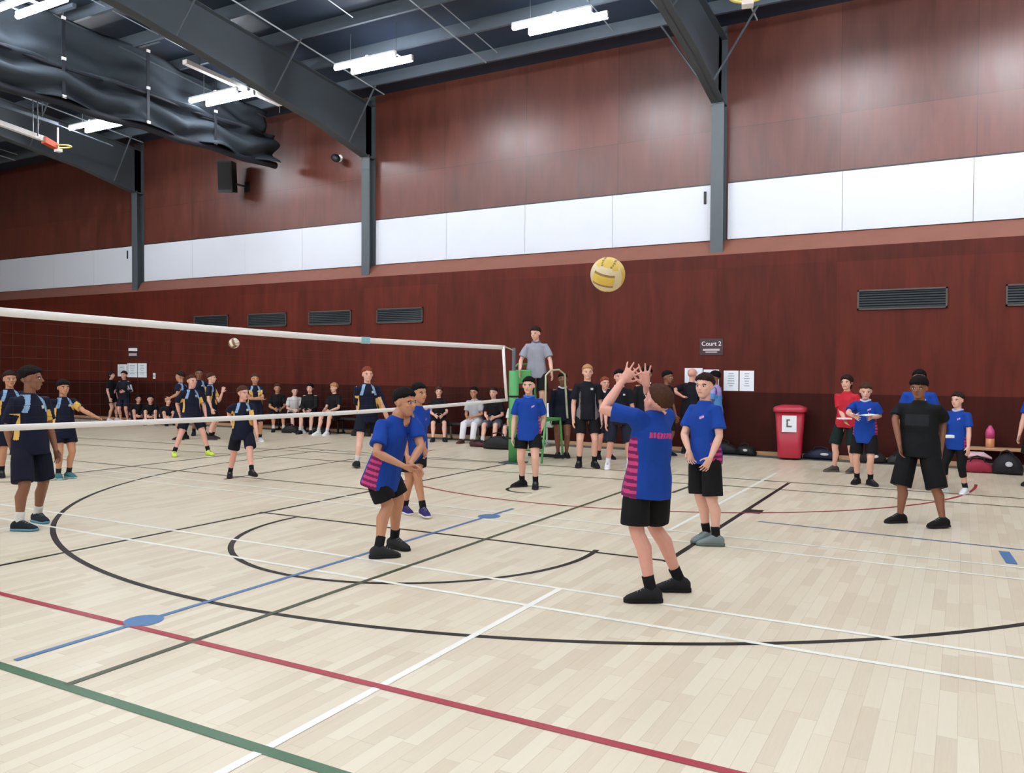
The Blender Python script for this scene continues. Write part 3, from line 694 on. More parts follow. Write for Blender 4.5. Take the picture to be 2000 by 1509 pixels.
def person(label, u, v, h, phi, skin='light', hair='dkbrown', style='short', top=BLUE, kit=None, shorts=BLACK, shoe=(24, 24, 26), sole=None, sock=BLACK,
           lean=0, curve=0, side=0, pz=.525, rh=None, lh=None, ra=(.075, 0), la=(-.075, 0), rff=12, lff=-12, rel_=None, lel=None, hy=0, hp=0, near=0, z0=0.0,
           px=None, sit=None, sleeve=.72, long_sleeve=False, legs='shorts', hem=.45, sh_len=.9, group=None, spread=0, collar=None, logo=True, back=None, heel=(0, 0), wide=1.0, cap=None, hemdrop=.0, loc=None, clip_at=None):
    if not (px and 'pel' in px): h *= .983
    base = Vector(loc) if loc else fl(u, v, z0)
    d = (base - CAMPOS); d.z = 0; d.normalize(); r = Vector((d.y, -d.x, 0))
    F = -d * cos(radians(phi)) + r * sin(radians(phi)); R = Vector((F.y, -F.x, 0)); Z = Vector((0, 0, 1))
    t0 = (base - CAMPOS).dot(HF)
    def W(x, y, z): return R * x * h + F * y * h + Z * z * h
    def P(nm, dflt):
        if px and nm in px:
            q = px[nm]; return dep(q[0], q[1], t0 + (q[2] if len(q) > 2 else 0)) - base
        return dflt
    root = thing('person', label, 'person', base, 0, group)
    sc = h
    # spine
    a0, c0 = radians(lean), radians(curve); sd = radians(side); SL_ = .315
    pel = P('pel', W(0, 0, pz))
    def axis(s):
        a = a0 + c0 * s; return (Z * cos(a) + F * sin(a)) * cos(sd * min(1, max(s, 0) + .3)) + R * sin(sd * min(1, max(s, 0) + .3))
    def sp(s):
        p = pel.copy(); n = 6; ds = s / n
        for i in range(n): p = p + axis((i + .5) * ds) * ds * SL_ * h
        return p
    if px and 'neck' in px:
        nk = P('neck', None); vv = nk - pel; ax_ = vv.normalized()
        axis = lambda s: ax_
        sp = lambda s: pel + vv * s
    def fw(s):
        a = axis(s); q = F - a * F.dot(a); return q.normalized()
    def lat(s): return fw(s).cross(axis(s)).normalized()
    neck = sp(1.0)
    sho = {1: P('rs', sp(.845) + lat(.845) * .104 * wide * h), -1: P('ls', sp(.845) - lat(.845) * .104 * wide * h)}
    hip = {1: pel + R * .052 * h - Z * .015 * h, -1: pel - R * .052 * h - Z * .015 * h}
    LU, LFo, LT, LC = .172 * h, .15 * h, .245 * h, .235 * h
    # legs
    kn, an, ft = {}, {}, {}
    for s, A, ff, key in ((1, ra, rff, 'r'), (-1, la, lff, 'l')):
        if sit == 'bench': tgt = W(s * .085 + (A[0] - s * .075), .30 + A[1], .045)
        elif sit == 'floor': tgt = W(s * .085 + (A[0] - s * .075), .27 + A[1], .045)
        else: tgt = W(A[0], A[1], .048 + (A[2] if len(A) > 2 else 0))
        if px and key + 'a' in px:
            qa = fl(px[key + 'a'][0], px[key + 'a'][1], base.z + .048 * h); da = (qa - CAMPOS).dot(HF) - t0
            if abs(da) > .32: qa = dep(px[key + 'a'][0], px[key + 'a'][1], t0 + max(-.32, min(.32, da))); qa.z = base.z + .048 * h
            tgt = qa - base
        k_, c_ = ik(hip[s], tgt, LT, LC, F * 1.0 + R * s * .15 + Z * .2)
        if px and key + 'k' in px: k_ = P(key + 'k', None)
        kn[s], an[s] = k_, c_
        ang = radians(ff); ft[s] = F * cos(ang) + R * sin(ang)
        if px and key + 't' in px:
            q = P(key + 't', None) - c_; q.z = 0; ft[s] = q.normalized()
    # arms
    el, wr, hd = {}, {}, {}
    for s, T, E, key in ((1, rh, rel_, 'r'), (-1, lh, lel, 'l')):
        if T is None: tgt = sho[s] + W(s * .035, .05, -.312)
        else: tgt = W(*T)
        tgt = P(key + 'w', tgt)
        pole = W(*E) if E else (-F * 1.0 + R * s * .6 - Z * .2)
        e_, w_ = ik(sho[s], tgt, LU, LFo, pole)
        if px and key + 'e' in px: e_ = P(key + 'e', None)
        el[s], wr[s] = e_, w_
        hd[s] = (w_ - e_).normalized()
        if px and key + 'h' in px: hd[s] = (P(key + 'h', None) - w_).normalized()
    # head frame
    hh = .152 * h if h < 1.6 else (.147 * h if h < 1.72 else .14 * h)
    yw, pt = radians(hy), radians(hp)
    hf = F * cos(yw) + R * sin(yw); hr = R * cos(yw) - F * sin(yw)
    HFw = hf * cos(pt) - Z * sin(pt); HU = Z * cos(pt) + hf * sin(pt); HRt = hr
    hc = P('head', neck + axis(1) * .034 * h + HU * .42 * hh + HFw * .07 * hh)
    if px and 'headf' in px:
        HFw = (P('headf', None) - hc).normalized(); HRt = HFw.cross(Z).normalized(); HU = HRt.cross(HFw)
    def hp_(f, r_, uu): return hc + (HFw * f + HRt * r_ + HU * uu) * hh
    # ---------- body
    vox = {2: .0055, 1: .007, 0: .0095}[near]
    B = MB()
    def sec(s, a, b, off=0): return (sp(s) + fw(s) * off * h, lat(s) * a * h, fw(s) * b * h)
    if sit or True:
        B.rings([sec(-.16, .06, .05), sec(-.05, .088 * wide, .064), sec(.1, .086 * wide, .06), sec(.3, .076 * wide, .053), sec(.58, .086 * wide, .062), sec(.76, .086 * wide, .06), sec(.87, .074, .046), sec(.96, .045, .038), sec(1.02, .034, .034)], 16)
    B.tube([sp(.9), neck + axis(1) * .02 * h, hp_(-.06, 0, -.2)], [.035 * h, .033 * h, .032 * h], 12)
    for s in (1, -1):
        A, E_, Wp = sho[s], el[s], wr[s]
        B.tube([sp(.82), A, A.lerp(E_, .3), A.lerp(E_, .7), E_, E_.lerp(Wp, .25), E_.lerp(Wp, .6), Wp, Wp + hd[s] * .02 * h],
               [x * h for x in (.04, .033, .0285, .025, .0225, .024, .0205, .0148, .0135)], 10)
        # hand: palm, four fingers, thumb
        hv = hd[s]; up = (el[s] - sho[s]).normalized()
        side_ = (F if abs(hv.dot(F)) < .8 else Z); side_ = (side_ - hv * side_.dot(hv)).normalized()   # thumb side
        if px and (('r' if s > 0 else 'l') + 'th') in px: side_ = (lambda q: (q - hv * q.dot(hv)).normalized())(P(('r' if s > 0 else 'l') + 'th', None) - Wp)
        nrm = hv.cross(side_).normalized()
        if nrm.dot(R * s) > 0 and T is None: pass
        pal = nrm * (1 if nrm.dot(-R * s) > 0 else -1)     # palm faces the body
        pl, pw, ptk = .056 * h, .026 * h, .012 * h
        B.rings([(Wp, side_ * .017 * h, nrm * .013 * h), (Wp + hv * pl * .4, side_ * pw * .9, nrm * ptk), (Wp + hv * pl, side_ * pw, nrm * ptk * .85), (Wp + hv * pl * 1.1, side_ * pw * .85, nrm * ptk * .6)], 12)
        fr = max(.0052 * h, vox * .95)
        for i, fl_ in enumerate((.040, .047, .044, .034)):
            o_ = side_ * (pw * .82 - i * pw * .55); q0 = Wp + hv * pl * .85 + o_
            cur = .55 if not spread else .12
            dd = (hv + side_ * (.11 + .25 * bool(spread)) * (1.3 - i * .87)).normalized()
            d2 = (dd + pal * cur).normalized(); d3 = (dd + pal * cur * 2.2).normalized()
            q1 = q0 + dd * fl_ * .5 * h; q2 = q1 + d2 * fl_ * .42 * h; q3 = q2 + d3 * fl_ * .3 * h
            B.tube([q0, q1, q2, q3], [fr * 1.1, fr, fr * .95, fr * .8], 6)
        q0 = Wp + hv * pl * .25 + side_ * pw * .7; dd = (hv * .8 + side_ * .75 + pal * .3).normalized()
        q1 = q0 + dd * .028 * h; q2 = q1 + (dd + hv * .5).normalized() * .026 * h
        B.tube([q0, q1, q2], [fr * 1.35, fr * 1.15, fr * .9], 6)
        # leg
        K, N = kn[s], an[s]; bk = (-F + (N - K) * 0).normalized()
        calf = -ft[s]
        B.tube([hip[s], hip[s].lerp(K, .35), hip[s].lerp(K, .8), K, K.lerp(N, .12), K.lerp(N, .32) + calf * .012 * h, K.lerp(N, .65) + calf * .004 * h, K.lerp(N, .92), N],
               [x * h for x in (.055, .052, .039, .0345, .032, .0345, .026, .02, .021)], 12)
        B.tube([N - ft[s] * .02 * h - Z * .015 * h, N + ft[s] * .06 * h - Z * .022 * h, N + ft[s] * .095 * h - Z * .03 * h], [.02 * h, .018 * h, .012 * h], 8)
    # head
    q = hh
    B.ell(hp_(-.05, 0, .13), HRt * .345 * q, HFw * .42 * q, HU * .37 * q, 20, 12)
    B.ell(hp_(.08, 0, -.1), HRt * .29 * q, HFw * .32 * q, HU * .38 * q, 18, 12)
    B.ell(hp_(.2, 0, -.36), HRt * .17 * q, HFw * .15 * q, HU * .13 * q)
    B.ell(hp_(.3, 0, .1), HRt * .22 * q, HFw * .1 * q, HU * .05 * q)
    for s in (1, -1):
        B.ell(hp_(-.02, s * .345, -.03), HRt * .045 * q, HFw * .075 * q, HU * .115 * q, 10, 8)
        B.ell(hp_(.27, s * .16, -.1), HRt * .09 * q, HFw * .09 * q, HU * .07 * q, 10, 8)
    B.rings([(hp_(.37, 0, .04), HRt * .03 * q, HFw * .05 * q), (hp_(.42, 0, -.04), HRt * .04 * q, HFw * .06 * q), (hp_(.445, 0, -.1), HRt * .06 * q, HFw * .06 * q), (hp_(.4, 0, -.14), HRt * .05 * q, HFw * .05 * q)], 10)
    B.ell(hp_(.36, 0, -.235), HRt * .11 * q, HFw * .05 * q, HU * .035 * q)
    bake('body', B, vox, 3 if near else 2, [M_skin(skin)], root)
    # face
    for s in (1, -1):
        e = MB(); e.ell(hp_(.352, s * .135, .02), HRt * .062 * q, HFw * .035 * q, HU * .034 * q, 12, 8); eo = e.build('eye', mat('eye_white', (214, 206, 200), .3), root, True)
        e = MB(); e.ell(hp_(.378, s * .135, .02), HRt * .034 * q, HFw * .016 * q, HU * .034 * q, 10, 6); e.build('iris', mat('iris_dark', (34, 24, 20), .3), eo, True)
        e = MB(); e.tube([hp_(.36, s * .05, .085), hp_(.372, s * .14, .105), hp_(.315, s * .225, .075)], .018 * q, 6); e.build('eyebrow', M_hair(hair if hair != 'grey' else 'brown'), root, True)
    e = MB(); e.ell(hp_(.395, 0, -.235), HRt * .1 * q, HFw * .025 * q, HU * .026 * q, 12, 6); e.build('mouth', mat('lips_' + skin, tuple(int(x * .72) if i else int(x * .85) for i, x in enumerate(SK[skin])), .5), root, True)
    # hair
    if style != 'bald':
        e = MB(); nu, nv = (44, 30); rows = []; rad = (.355, .435, .385); hcn = hp_(-.05, 0, .12)
        fr_, sd_, bk_ = {'short': (.36, -.1, -.62), 'crop': (.48, .02, -.5), 'fringe': (.16, -.2, -.7), 'long': (.34, -.75, -1.2), 'bowl': (.38, -.1, -.6), 'curly': (.3, -.15, -.6)}[style]
        grow = {'short': 1.13, 'crop': 1.07, 'fringe': 1.19, 'long': 1.16, 'bowl': 1.16, 'curly': 1.26}[style]
        for j in range(nv + 1):
            ph = pi * j / nv; row = []
            for i in range(nu):
                th = 2 * pi * i / nu; dx, dy, dz = sin(ph) * cos(th), sin(ph) * sin(th), cos(ph)
                t_ = fr_ * max(0, dy) ** .8 + sd_ * (1 - abs(dy)) + bk_ * max(0, -dy) if True else 0
                t_ += .16 * mnoise.noise(Vector((dx * 9, dy * 9, h * 7))); k_ = min(1, max(0, (dz - t_) / .16)); nz_ = mnoise.noise(Vector((dx * 5, dy * 5, dz * 2 + h * 9)))
                gg = 1.035 + (grow - 1.035) * min(1, max(0, dz * 1.6 + .35)); g = (.8 + (gg - .8) * k_) + k_ * .045 * mnoise.noise(Vector((dx * 15, dy * 15, dz * 9))) + k_ * nz_ * (.07 if style != 'curly' else .13) + k_ * max(0, dz) * .07
                zz = dz * rad[2] * g
                if style == 'long' and dz < 0 and k_ > .3: zz = dz * .75; g = min(g, 1.15)
                row.append(e.bm.verts.new(hcn + (HRt * dx * rad[0] * g + HFw * dy * rad[1] * g + HU * zz) * q))
            rows.append(row)
        for j in range(nv):
            for i in range(nu):
                k_ = (i + 1) % nu; e.bm.faces.new((rows[j][i], rows[j + 1][i], rows[j + 1][k_], rows[j][k_]))
        bmesh.ops.remove_doubles(e.bm, verts=e.bm.verts[:], dist=1e-5)
        e.build('hair', M_hair(hair), root, True)
    # ---------- shirt
    T = MB(); ss = lambda z: (z - pz) / SL_        # height fraction to spine station
    hz = ss(hem) if not sit else -.12
    T.rings([sec(hz, .118 * wide, .096), sec(hz * .5, .117 * wide, .094), sec(.1, .112 * wide, .088), sec(.32, .101 * wide, .076), sec(.58, .103 * wide, .077), sec(.74, .099 * wide, .073), sec(.84, .088 * wide, .062), sec(.92, .068, .051), sec(.98, .05, .045), sec(1.02, .04, .04)], 20)
    for s in (1, -1):
        A, E_, Wp = sho[s], el[s], wr[s]
        if long_sleeve: T.tube([sp(.8) + lat(.8) * s * .04 * h, A, E_, Wp.lerp(E_, .02)], [.05 * h, .038 * h, .034 * h, .024 * h], 12)
        else: T.tube([sp(.8) + lat(.8) * s * .04 * h, A, A.lerp(E_, sleeve * .5), A.lerp(E_, sleeve)], [.05 * h, .0385 * h, .041 * h, .0455 * h], 14)
    p0 = np.array(pel); av = np.array(axis(.6)); lv = np.array(lat(.6)); fv = np.array(fw(.6)); ax_s = [(np.array(sho[s]), np.array(el[s])) for s in (1, -1)]
    n0, n1 = np.array(sp(0)), np.array(neck)
    def coords(ce):
        vv = n1 - n0; s_ = (ce - n0) @ vv / (vv @ vv); pc = n0 + s_[:, None] * vv; dlt = ce - pc
        x = dlt @ lv / h; y = dlt @ fv / h
        slv = np.zeros(len(ce)); inn = np.zeros(len(ce), bool)
        for A, E_ in ax_s:
            ev = E_ - A; tt = (ce - A) @ ev / (ev @ ev); dist = np.linalg.norm(ce - A - np.clip(tt, 0, 1)[:, None] * ev, axis=1)
            axp = A + np.clip(tt, 0, 1)[:, None] * ev; xa = np.abs((axp - n0) @ lv) / h
            inn |= (tt > .3) & (dist < .062 * h) & (np.abs(x) < xa - .004)
            slv = np.where((tt > .22) & (dist < .062 * h) & (tt > slv), tt, slv)
        coords.inn = inn
        return s_, x, y, slv
    mats = [cloth(top)]; fn = None
    if kit == 'blue':
        mats += [cloth(PINK), cloth(PURP), mat('logo_pink', (206, 150, 206), .7)]
        def fn(ce):
            s_, x, y, slv = coords(ce); r_ = np.zeros(len(ce)); tors = slv == 0
            wid = .02 + np.clip((.7 - s_) * .035, 0, .05)
            pan = tors & (s_ < .66) & (np.abs(y) < wid) & (np.abs(x) > .06)
            st_ = ((s_ * SL_ / .03) % 1) < .5
            r_[pan] = np.where(st_, 1, 2)[pan]
            if logo: r_[(y > .03) & (np.abs(x + .045) < .014) & (np.abs(s_ - .72 + (x + .045) * 1.5) < .024) & tors] = 3
            if back is not None: r_[(y < -.03) & tors & (np.abs(x) < .066) & (np.abs(s_ - .71) < .036) & (((x / .0165) % 1) < .78)] = 1
            return r_
    elif kit == 'navy':
        mats += [cloth(LBLUE), cloth(YEL), mat('logo_pale', (200, 206, 200), .7)]
        def fn(ce):
            s_, x, y, slv = coords(ce); r_ = np.zeros(len(ce)); ax = np.abs(x)
            ed = ax - (.042 + (.97 - s_) * .105); tors = slv < .35
            r_[(np.abs(ed) < .0135) & (s_ > .64) & (s_ < .99)] = 1
            r_[(s_ <= .62) & (s_ > .1) & tors & (ax > .085) & (np.abs(y - .012) < .02)] = 2
            r_[(slv > .86) | (coords.inn & (slv > .3))] = 2
            if logo: r_[(y > .03) & (np.abs(x + .04) < .011) & (np.abs(s_ - .74) < .04) & tors] = 3
            return r_
    elif kit == 'speckle':
        mats += [mat('speckle_cloth', (120, 116, 122), .8, var=.95, scale=60), mat('logo_pale', (200, 206, 200), .7)]
        def fn(ce):
            s_, x, y, slv = coords(ce); r_ = np.zeros(len(ce)); ax = np.abs(x)
            r_[(s_ < .7) & (ax > .072) & (slv < .2)] = 1
            r_[(y > .03) & (np.abs(x + .04) < .013) & (np.abs(s_ - .78) < .03)] = 2
            return r_
    elif kit == 'logo':
        mats += [mat('logo_pale', (200, 206, 200), .7)]
        def fn(ce):
            s_, x, y, slv = coords(ce); r_ = np.zeros(len(ce)); r_[(y > .03) & (np.abs(x + .042) < .012) & (np.abs(s_ - .74) < .03)] = 1; return r_
    elif kit == 'panel':
        mats += [cloth((32, 35, 40))]
        def fn(ce):
            s_, x, y, slv = coords(ce); r_ = np.zeros(len(ce)); r_[(y > .02) & (np.abs(x) < .075) & (np.abs(s_ - .6) < .13)] = 1; return r_
    elif kit == 'stripe':
        mats += [cloth((190, 192, 200))]
        def fn(ce):
            s_, x, y, slv = coords(ce); r_ = np.zeros(len(ce)); r_[(slv > .3) & (np.abs(y + .0) < .03) & (x < 0)] = 1; return r_
    elif kit == 'mauve':
        mats += [cloth((160, 150, 206)), cloth((92, 60, 120))]
        def fn(ce):
            s_, x, y, slv = coords(ce); r_ = np.zeros(len(ce)); r_[(s_ > .62) & (slv < .3)] = 1; r_[(s_ > .5) & (np.abs(np.abs(x) - .085) < .012) & (slv < .3)] = 2; return r_
    bake('shirt', T, {2: .0075, 1: .0085, 0: .0125}[near], 4 if near else 3, mats, root, fn, .0095 if near else .004)
    if collar:
        e = MB(); c_ = sp(1.0) + axis(1) * .004 * h; e.tube([c_ + (lat(1) * cos(a) * .043 + fw(1) * sin(a) * .043 - axis(1) * .014 * max(0, sin(a)) ** 3) * h for a in [2 * pi * i / 16 for i in range(16)]], .011 * h, 7, True); e.build('collar', cloth(collar), root, True)
    # ---------- shorts / trousers
    T = MB(); T.rings([sec(.12, .088 * wide, .066), sec(0, .096 * wide, .073), sec(-.1, .098 * wide, .075), sec(-.18, .085, .066)], 18)
    for s in (1, -1):
        K, N = kn[s], an[s]
        if legs == 'shorts':
            e_ = hip[s].lerp(K, sh_len) if sh_len <= 1 else K.lerp(N, sh_len - 1); out = R * s * .008 * h
            T.tube([hip[s] + Z * .01 * h, hip[s].lerp(K, .3) + out, e_ + out], [.057 * h, .061 * h * min(1.12, wide), .063 * h * min(1.12, wide)], 16)
        elif legs == 'tights':
            T.tube([hip[s], hip[s].lerp(K, .5), K, K.lerp(N, .45)], [.062 * h, .055 * h, .04 * h, .036 * h], 12)
        else: T.tube([hip[s], hip[s].lerp(K, .5), K, K.lerp(N, .5), K.lerp(N, .93)], [.064 * h, .062 * h, .052 * h, .045 * h, .043 * h], 12)
    so = bake('shorts' if legs == 'shorts' else ('tights' if legs == 'tights' else 'trousers'), T, {2: .0085, 1: .0085, 0: .0125}[near], 4, [cloth(shorts)], root, None, .005 if near else 0)
    # ---------- socks and shoes
    for i, s in enumerate((1, -1)):
        K, N = kn[s], an[s]; fd = ft[s]; sdv = fd.cross(Z).normalized()
        if sock:
            e = MB(); up = (K - N).normalized(); e.tube([N - Z * .012 * h, N + up * .012 * h, N + up * .05 * h, N + up * .068 * h], [.028 * h, .0255 * h, .0262 * h, .0266 * h], 12); e.build('sock', cloth(sock), root, True)
        pit = radians(heel[i]); f2 = fd * cos(pit) - Z * sin(pit); u2 = Z * cos(pit) + fd * sin(pit)
        ball_ = N + fd * .075 * h; ball_.z = .004; 
        if heel[i]: g0 = ball_ - f2 * .075 * h
        else: g0 = Vector((N.x, N.y, N.z - .047 * h))
        k = h * 1.0
        e = MB()
        e.rings([(g0 + f2 * x * k + u2 * zz * k, sdv * a * k, u2 * b_ * k) for x, a, zz, b_ in ((-.046, .016, .026, .018), (-.036, .026, .03, .026), (-.012, .0285, .037, .034), (.02, .0285, .036, .032), (.05, .029, .028, .0225), (.08, .0305, .021, .016), (.103, .0255, .016, .011), (.115, .013, .012, .006))], 14, sq=.8)
        shp = e.build('shoe', cloth(shoe, 'shoe'), root, True)
        e = MB()
        e.rings([(g0 + f2 * x * k + u2 * .0085 * k, sdv * a * k, u2 * .0085 * k) for x, a in ((-.05, .014), (-.042, .026), (-.01, .0295), (.03, .029), (.075, .032), (.1, .028), (.118, .014))], 12, sq=.5)
        e.build('sole', cloth(sole or tuple(min(255, int(c * 1.3) + 8) for c in shoe), 'sole'), shp, True)
        if near:
            e = MB()
            for q_ in range(4):
                x = .018 + q_ * .013; zt = .068 - q_ * .0068
                e.tube([g0 + f2 * x * k + sdv * (-.016) * k + u2 * (zt - .006) * k, g0 + f2 * (x + .004) * k + u2 * (zt + .001) * k, g0 + f2 * x * k + sdv * .016 * k + u2 * (zt - .006) * k], .0022 * k, 5)
            e.build('lace', mat('lace_grey', (120, 124, 126), .7), shp)
    if sit: pass
    return root, dict(wr=wr, hd=hd, base=base, R=R, F=F, h=h, el=el)
# ---- the blue team
GB, GN, GS, GW = 'players in blue shirts', 'players in navy shirts with yellow sides', 'spectators sitting along the wall', 'people standing by the wall and stand'
person('boy in blue shirt with pink side panel setting the ball with both arms raised', 1290, 1168, 1.70, -138, 'pink', 'brown', 'crop', BLUE, 'blue', near=2, group=GB,
       px=dict(pel=(1264, 948), neck=(1277, 806), ls=(1236, 812, -.1), rs=(1302, 812, .12), le=(1178, 800, -.05), lw=(1216, 744, .1), lh=(1240, 716, .12), re=(1268, 768, .35), rw=(1262, 752, .28), rh=(1254, 714, .28),
               lth=(1255, 748, .1), rth=(1235, 740, .28), head=(1284, 784, -.02), headf=(1238, 752, .2), la=(1272, 1154), lk=(1243, 1030, -.06), lt=(1222, 1172, -.1), ra=(1328, 1134), rk=(1276, 1022, .14), rt=(1288, 1148, .2)),
       shoe=(30, 31, 34), sole=(22, 22, 24), hem=.475, sh_len=.92, spread=1, back=True, logo=False)
person('crouching boy in blue shirt with forearms joined ready to receive', 757, 1080, 1.68, 55, 'tan', 'black', 'short', BLUE, 'blue', near=2, group=GB,
       px=dict(pel=(747, 925), neck=(776, 815), rs=(746, 832, -.13), ls=(806, 814, .08), re=(735, 884, -.3), rw=(785, 908, -.25), rh=(812, 922, -.2), le=(822, 872, -.02), lw=(800, 906, -.2), lh=(818, 920, -.18), head=(791, 786), headf=(830, 790, -.12),
               ra=(739, 1072), rk=(757, 985, -.05), rt=(775, 1085, -.15), la=(770, 1054), lk=(778, 975, .1), lt=(812, 1062, .02)),
       shoe=(40, 40, 42), sole=(30, 30, 32), hem=.45, sh_len=.82)
person('boy in blue shirt half hidden behind the crouching receiver, in purple shoes', 808, 1004, 1.53, 40, 'tan', 'black', 'short', BLUE, 'blue', near=1, group=GB, lean=8,
       px=dict(la=(827, 997), lk=(815, 925, -.1), lt=(835, 1002, -.3), ra=(790, 990, .1), lw=(828, 872, -.05), le=(824, 836, 0)), shoe=(48, 38, 96), sole=(220, 220, 225), hem=.42, sh_len=.7)
person('boy in blue shirt standing under the umpire stand', 1032, 952, 1.58, -8, 'light', 'black', 'short', BLUE, 'blue', near=1, group=GB, hy=5,
       px=dict(lw=(1053, 848), ra=(1020, 940), la=(1046, 943)), rff=55, lff=-5, shoe=(24, 22, 24), hem=.44, sh_len=.62, collar=(60, 110, 200))
person('boy in blue shirt and grey-green shoes watching the setter', 1376, 1058, 1.62, -48, 'light', 'dkbrown', 'short', BLUE, 'blue', near=1, group=GB, hy=-22,
       px=dict(la=(1399, 1050), ra=(1381, 1042), rt=(1340, 1052, -.1), lt=(1358, 1064, -.15), lw=(1388, 893, -.3), le=(1405, 852, -.22), lh=(1376, 915, -.33), rw=(1345, 878, -.12), rh=(1350, 900, -.16), re=(1336, 848, .08), pel=(1376, 886)), shoe=(120, 134, 134), sole=(96, 110, 104), hem=.47, sh_len=.95)
pr, pi_ = person('short-haired boy in blue shirt holding an open white paper', 1688, 946, 1.52, -8, 'light', 'brown', 'short', BLUE, 'blue', group=GB, near=1, hp=15, hy=-10,
       px=dict(rw=(1670, 813, -.3), lw=(1702, 815, -.3), le=(1718, 812, -.05), re=(1656, 806, -.05), ra=(1674, 935), la=(1700, 938)), lff=-40, hem=.42, sh_len=.85, collar=(200, 205, 225), shoe=(26, 22, 24))
def sheet_of_paper(loc, w, d, rz_, label, tilt=.25):
    t = thing('paper', label, 'paper', loc, rz_); b = MB(); b.box(-w, 0, -d, d, -.003, .003); b.build('page', M_paper, t).rotation_euler = (0, .12, 0)
    b = MB(); b.box(0, w, -d, d, -.003, .003); b.build('page', M_paper, t).rotation_euler = (0, -.12, 0)
q = dep(1686, 811, (fl(1688, 946) - CAMPOS).dot(HF) - .36); sheet_of_paper(q, .15, .1, YAW, 'open white score paper held by the short-haired blue boy')
person('tall boy in blue shirt standing hidden behind the black-shirted figure', 1792, 952, 1.72, -5, 'brown', 'black', 'short', BLUE, 'blue', group=GB, hem=.45, sock=(220, 222, 226), ra=(.09, 0), la=(-.09, 0), collar=(90, 130, 210))
person('heavy-set person in black shirt and long shorts walking towards the net', 1792, 1021, 1.645, -14, 'brown', 'black', 'fringe', (12, 14, 17), 'panel', (9, 10, 13), near=1, group='players in other shirts', wide=1.22,
       px=dict(ra=(1758, 1007), rt=(1715, 1012, -.05), la=(1842, 1017), lt=(1830, 1030, -.3), rw=(1757, 868), re=(1748, 818, .1), lw=(1838, 878, -.08), le=(1842, 826, -.02)), hem=.46, sh_len=1.1, shoe=(18, 17, 18), sock=None, hp=8)
person('small boy in blue shirt and black leggings standing by the wooden bench', 1868, 962, 1.40, -30, 'light', 'dkbrown', 'short', BLUE, 'blue', group=GB, lh=(-.17, .1, .42), rh=(.08, .2, .52), ra=(.09, .06), la=(-.08, -.02), legs='tights', collar=(190, 200, 225), shoe=(225, 228, 232), sock=(24, 24, 26), hem=.44)
q = dep(1853, 852, (fl(1868, 962) - CAMPOS).dot(HF) - .2); t = thing('folded_paper', 'small folded white paper in front of the small blue boy', 'paper', q, YAW); b = MB(); b.box(-.06, .06, -.04, .04, -.02, .02, .008); b.build('page', M_paper, t)
person('boy in blue shirt cut off by the picture edge beyond the bench', 2030, 950, 1.62, -20, 'light', 'brown', 'short', BLUE, 'blue', group=GB, rh=(.16, .06, .44))
# ---- across the net
person('tallest navy and yellow player standing close behind the net in white socks', 60, 1027, 1.70, 40, 'brown', 'black', 'bowl', NAVY, 'navy', (12, 15, 34), near=2, group=GN, hy=-35,
       px=dict(ra=(37, 1021), rt=(52, 1036, -.25), la=(73, 1005), lt=(112, 1020, .0), rw=(26, 895, -.1), re=(14, 838, -.1)), sock=(212, 212, 206), shoe=(28, 36, 44), sole=(96, 146, 164), hem=.46, sh_len=.93, wide=1.04)
person('navy and yellow player standing half hidden behind the tallest one', 20, 930, 1.62, 15, 'tan', 'dkbrown', 'short', NAVY, 'navy', (12, 15, 34), group=GN, near=1)
person('small navy and yellow boy stretching one arm out sideways', 124, 934, 1.49, 22, 'tan', 'black', 'fringe', NAVY, 'navy', (12, 15, 34), near=1, group=GN,
       px=dict(le=(163, 802), lw=(188, 814), rw=(106, 872)), shoe=(60, 106, 112), sole=(150, 190, 190), sock=(30, 30, 34), ra=(.05, 0), la=(-.05, 0), hem=.42, sh_len=.6)
person('navy and yellow boy in lime shoes standing with feet wide apart', 374, 888, 1.58, 18, 'pink', 'brown', 'crop', NAVY, 'navy', (14, 18, 34), near=1, group=GN, hy=-20, pz=.5,
       px=dict(ra=(340, 889), la=(407, 881), rw=(352, 812), lw=(402, 812)), shoe=(206, 226, 90), sole=(170, 190, 70), hem=.42, sh_len=.72)
person('navy and yellow player bending an arm behind the lime-shoed boy', 358, 858, 1.60, -120, 'tan', 'dkbrown', 'short', NAVY, 'navy', (14, 18, 34), group=GN, lh=(-.2, .1, .62), lean=6)
person('navy player facing the court between two others behind the lime-shoed boy', 389, 850, 1.66, 5, 'brown', 'dkbrown', 'crop', NAVY, 'navy', (14, 18, 34), group=GN)
person('navy and yellow player raising a hand behind the lime-shoed boy', 412, 858, 1.56, 75, 'light', 'brown', 'short', NAVY, 'navy', (14, 18, 34), group=GN, px=dict(lw=(434, 766), le=(428, 784)), shoe=(60, 50, 52))
person('small navy and yellow boy stepping forward in black high shoes', 474, 934, 1.41, 10, 'pink', 'brown', 'short', NAVY, 'navy', (10, 13, 30), near=1, group=GN, hy=-28,
       px=dict(ra=(449, 924), la=(493, 934), rw=(452, 822), re=(447, 806), lw=(502, 850, -.1)), shoe=(26, 22, 24), hem=.43, sh_len=.8)
person('navy player standing with folded arms at the back of the far court', 498, 862, 1.55, 8, 'tan', 'brown', 'short', NAVY, 'navy', (14, 18, 34), group=GN, rh=(-.05, .13, .64), lh=(.05, .15, .65), rel_=(1, .3, -.6), lel=(-1, .3, -.6), shoe=(200, 200, 200))
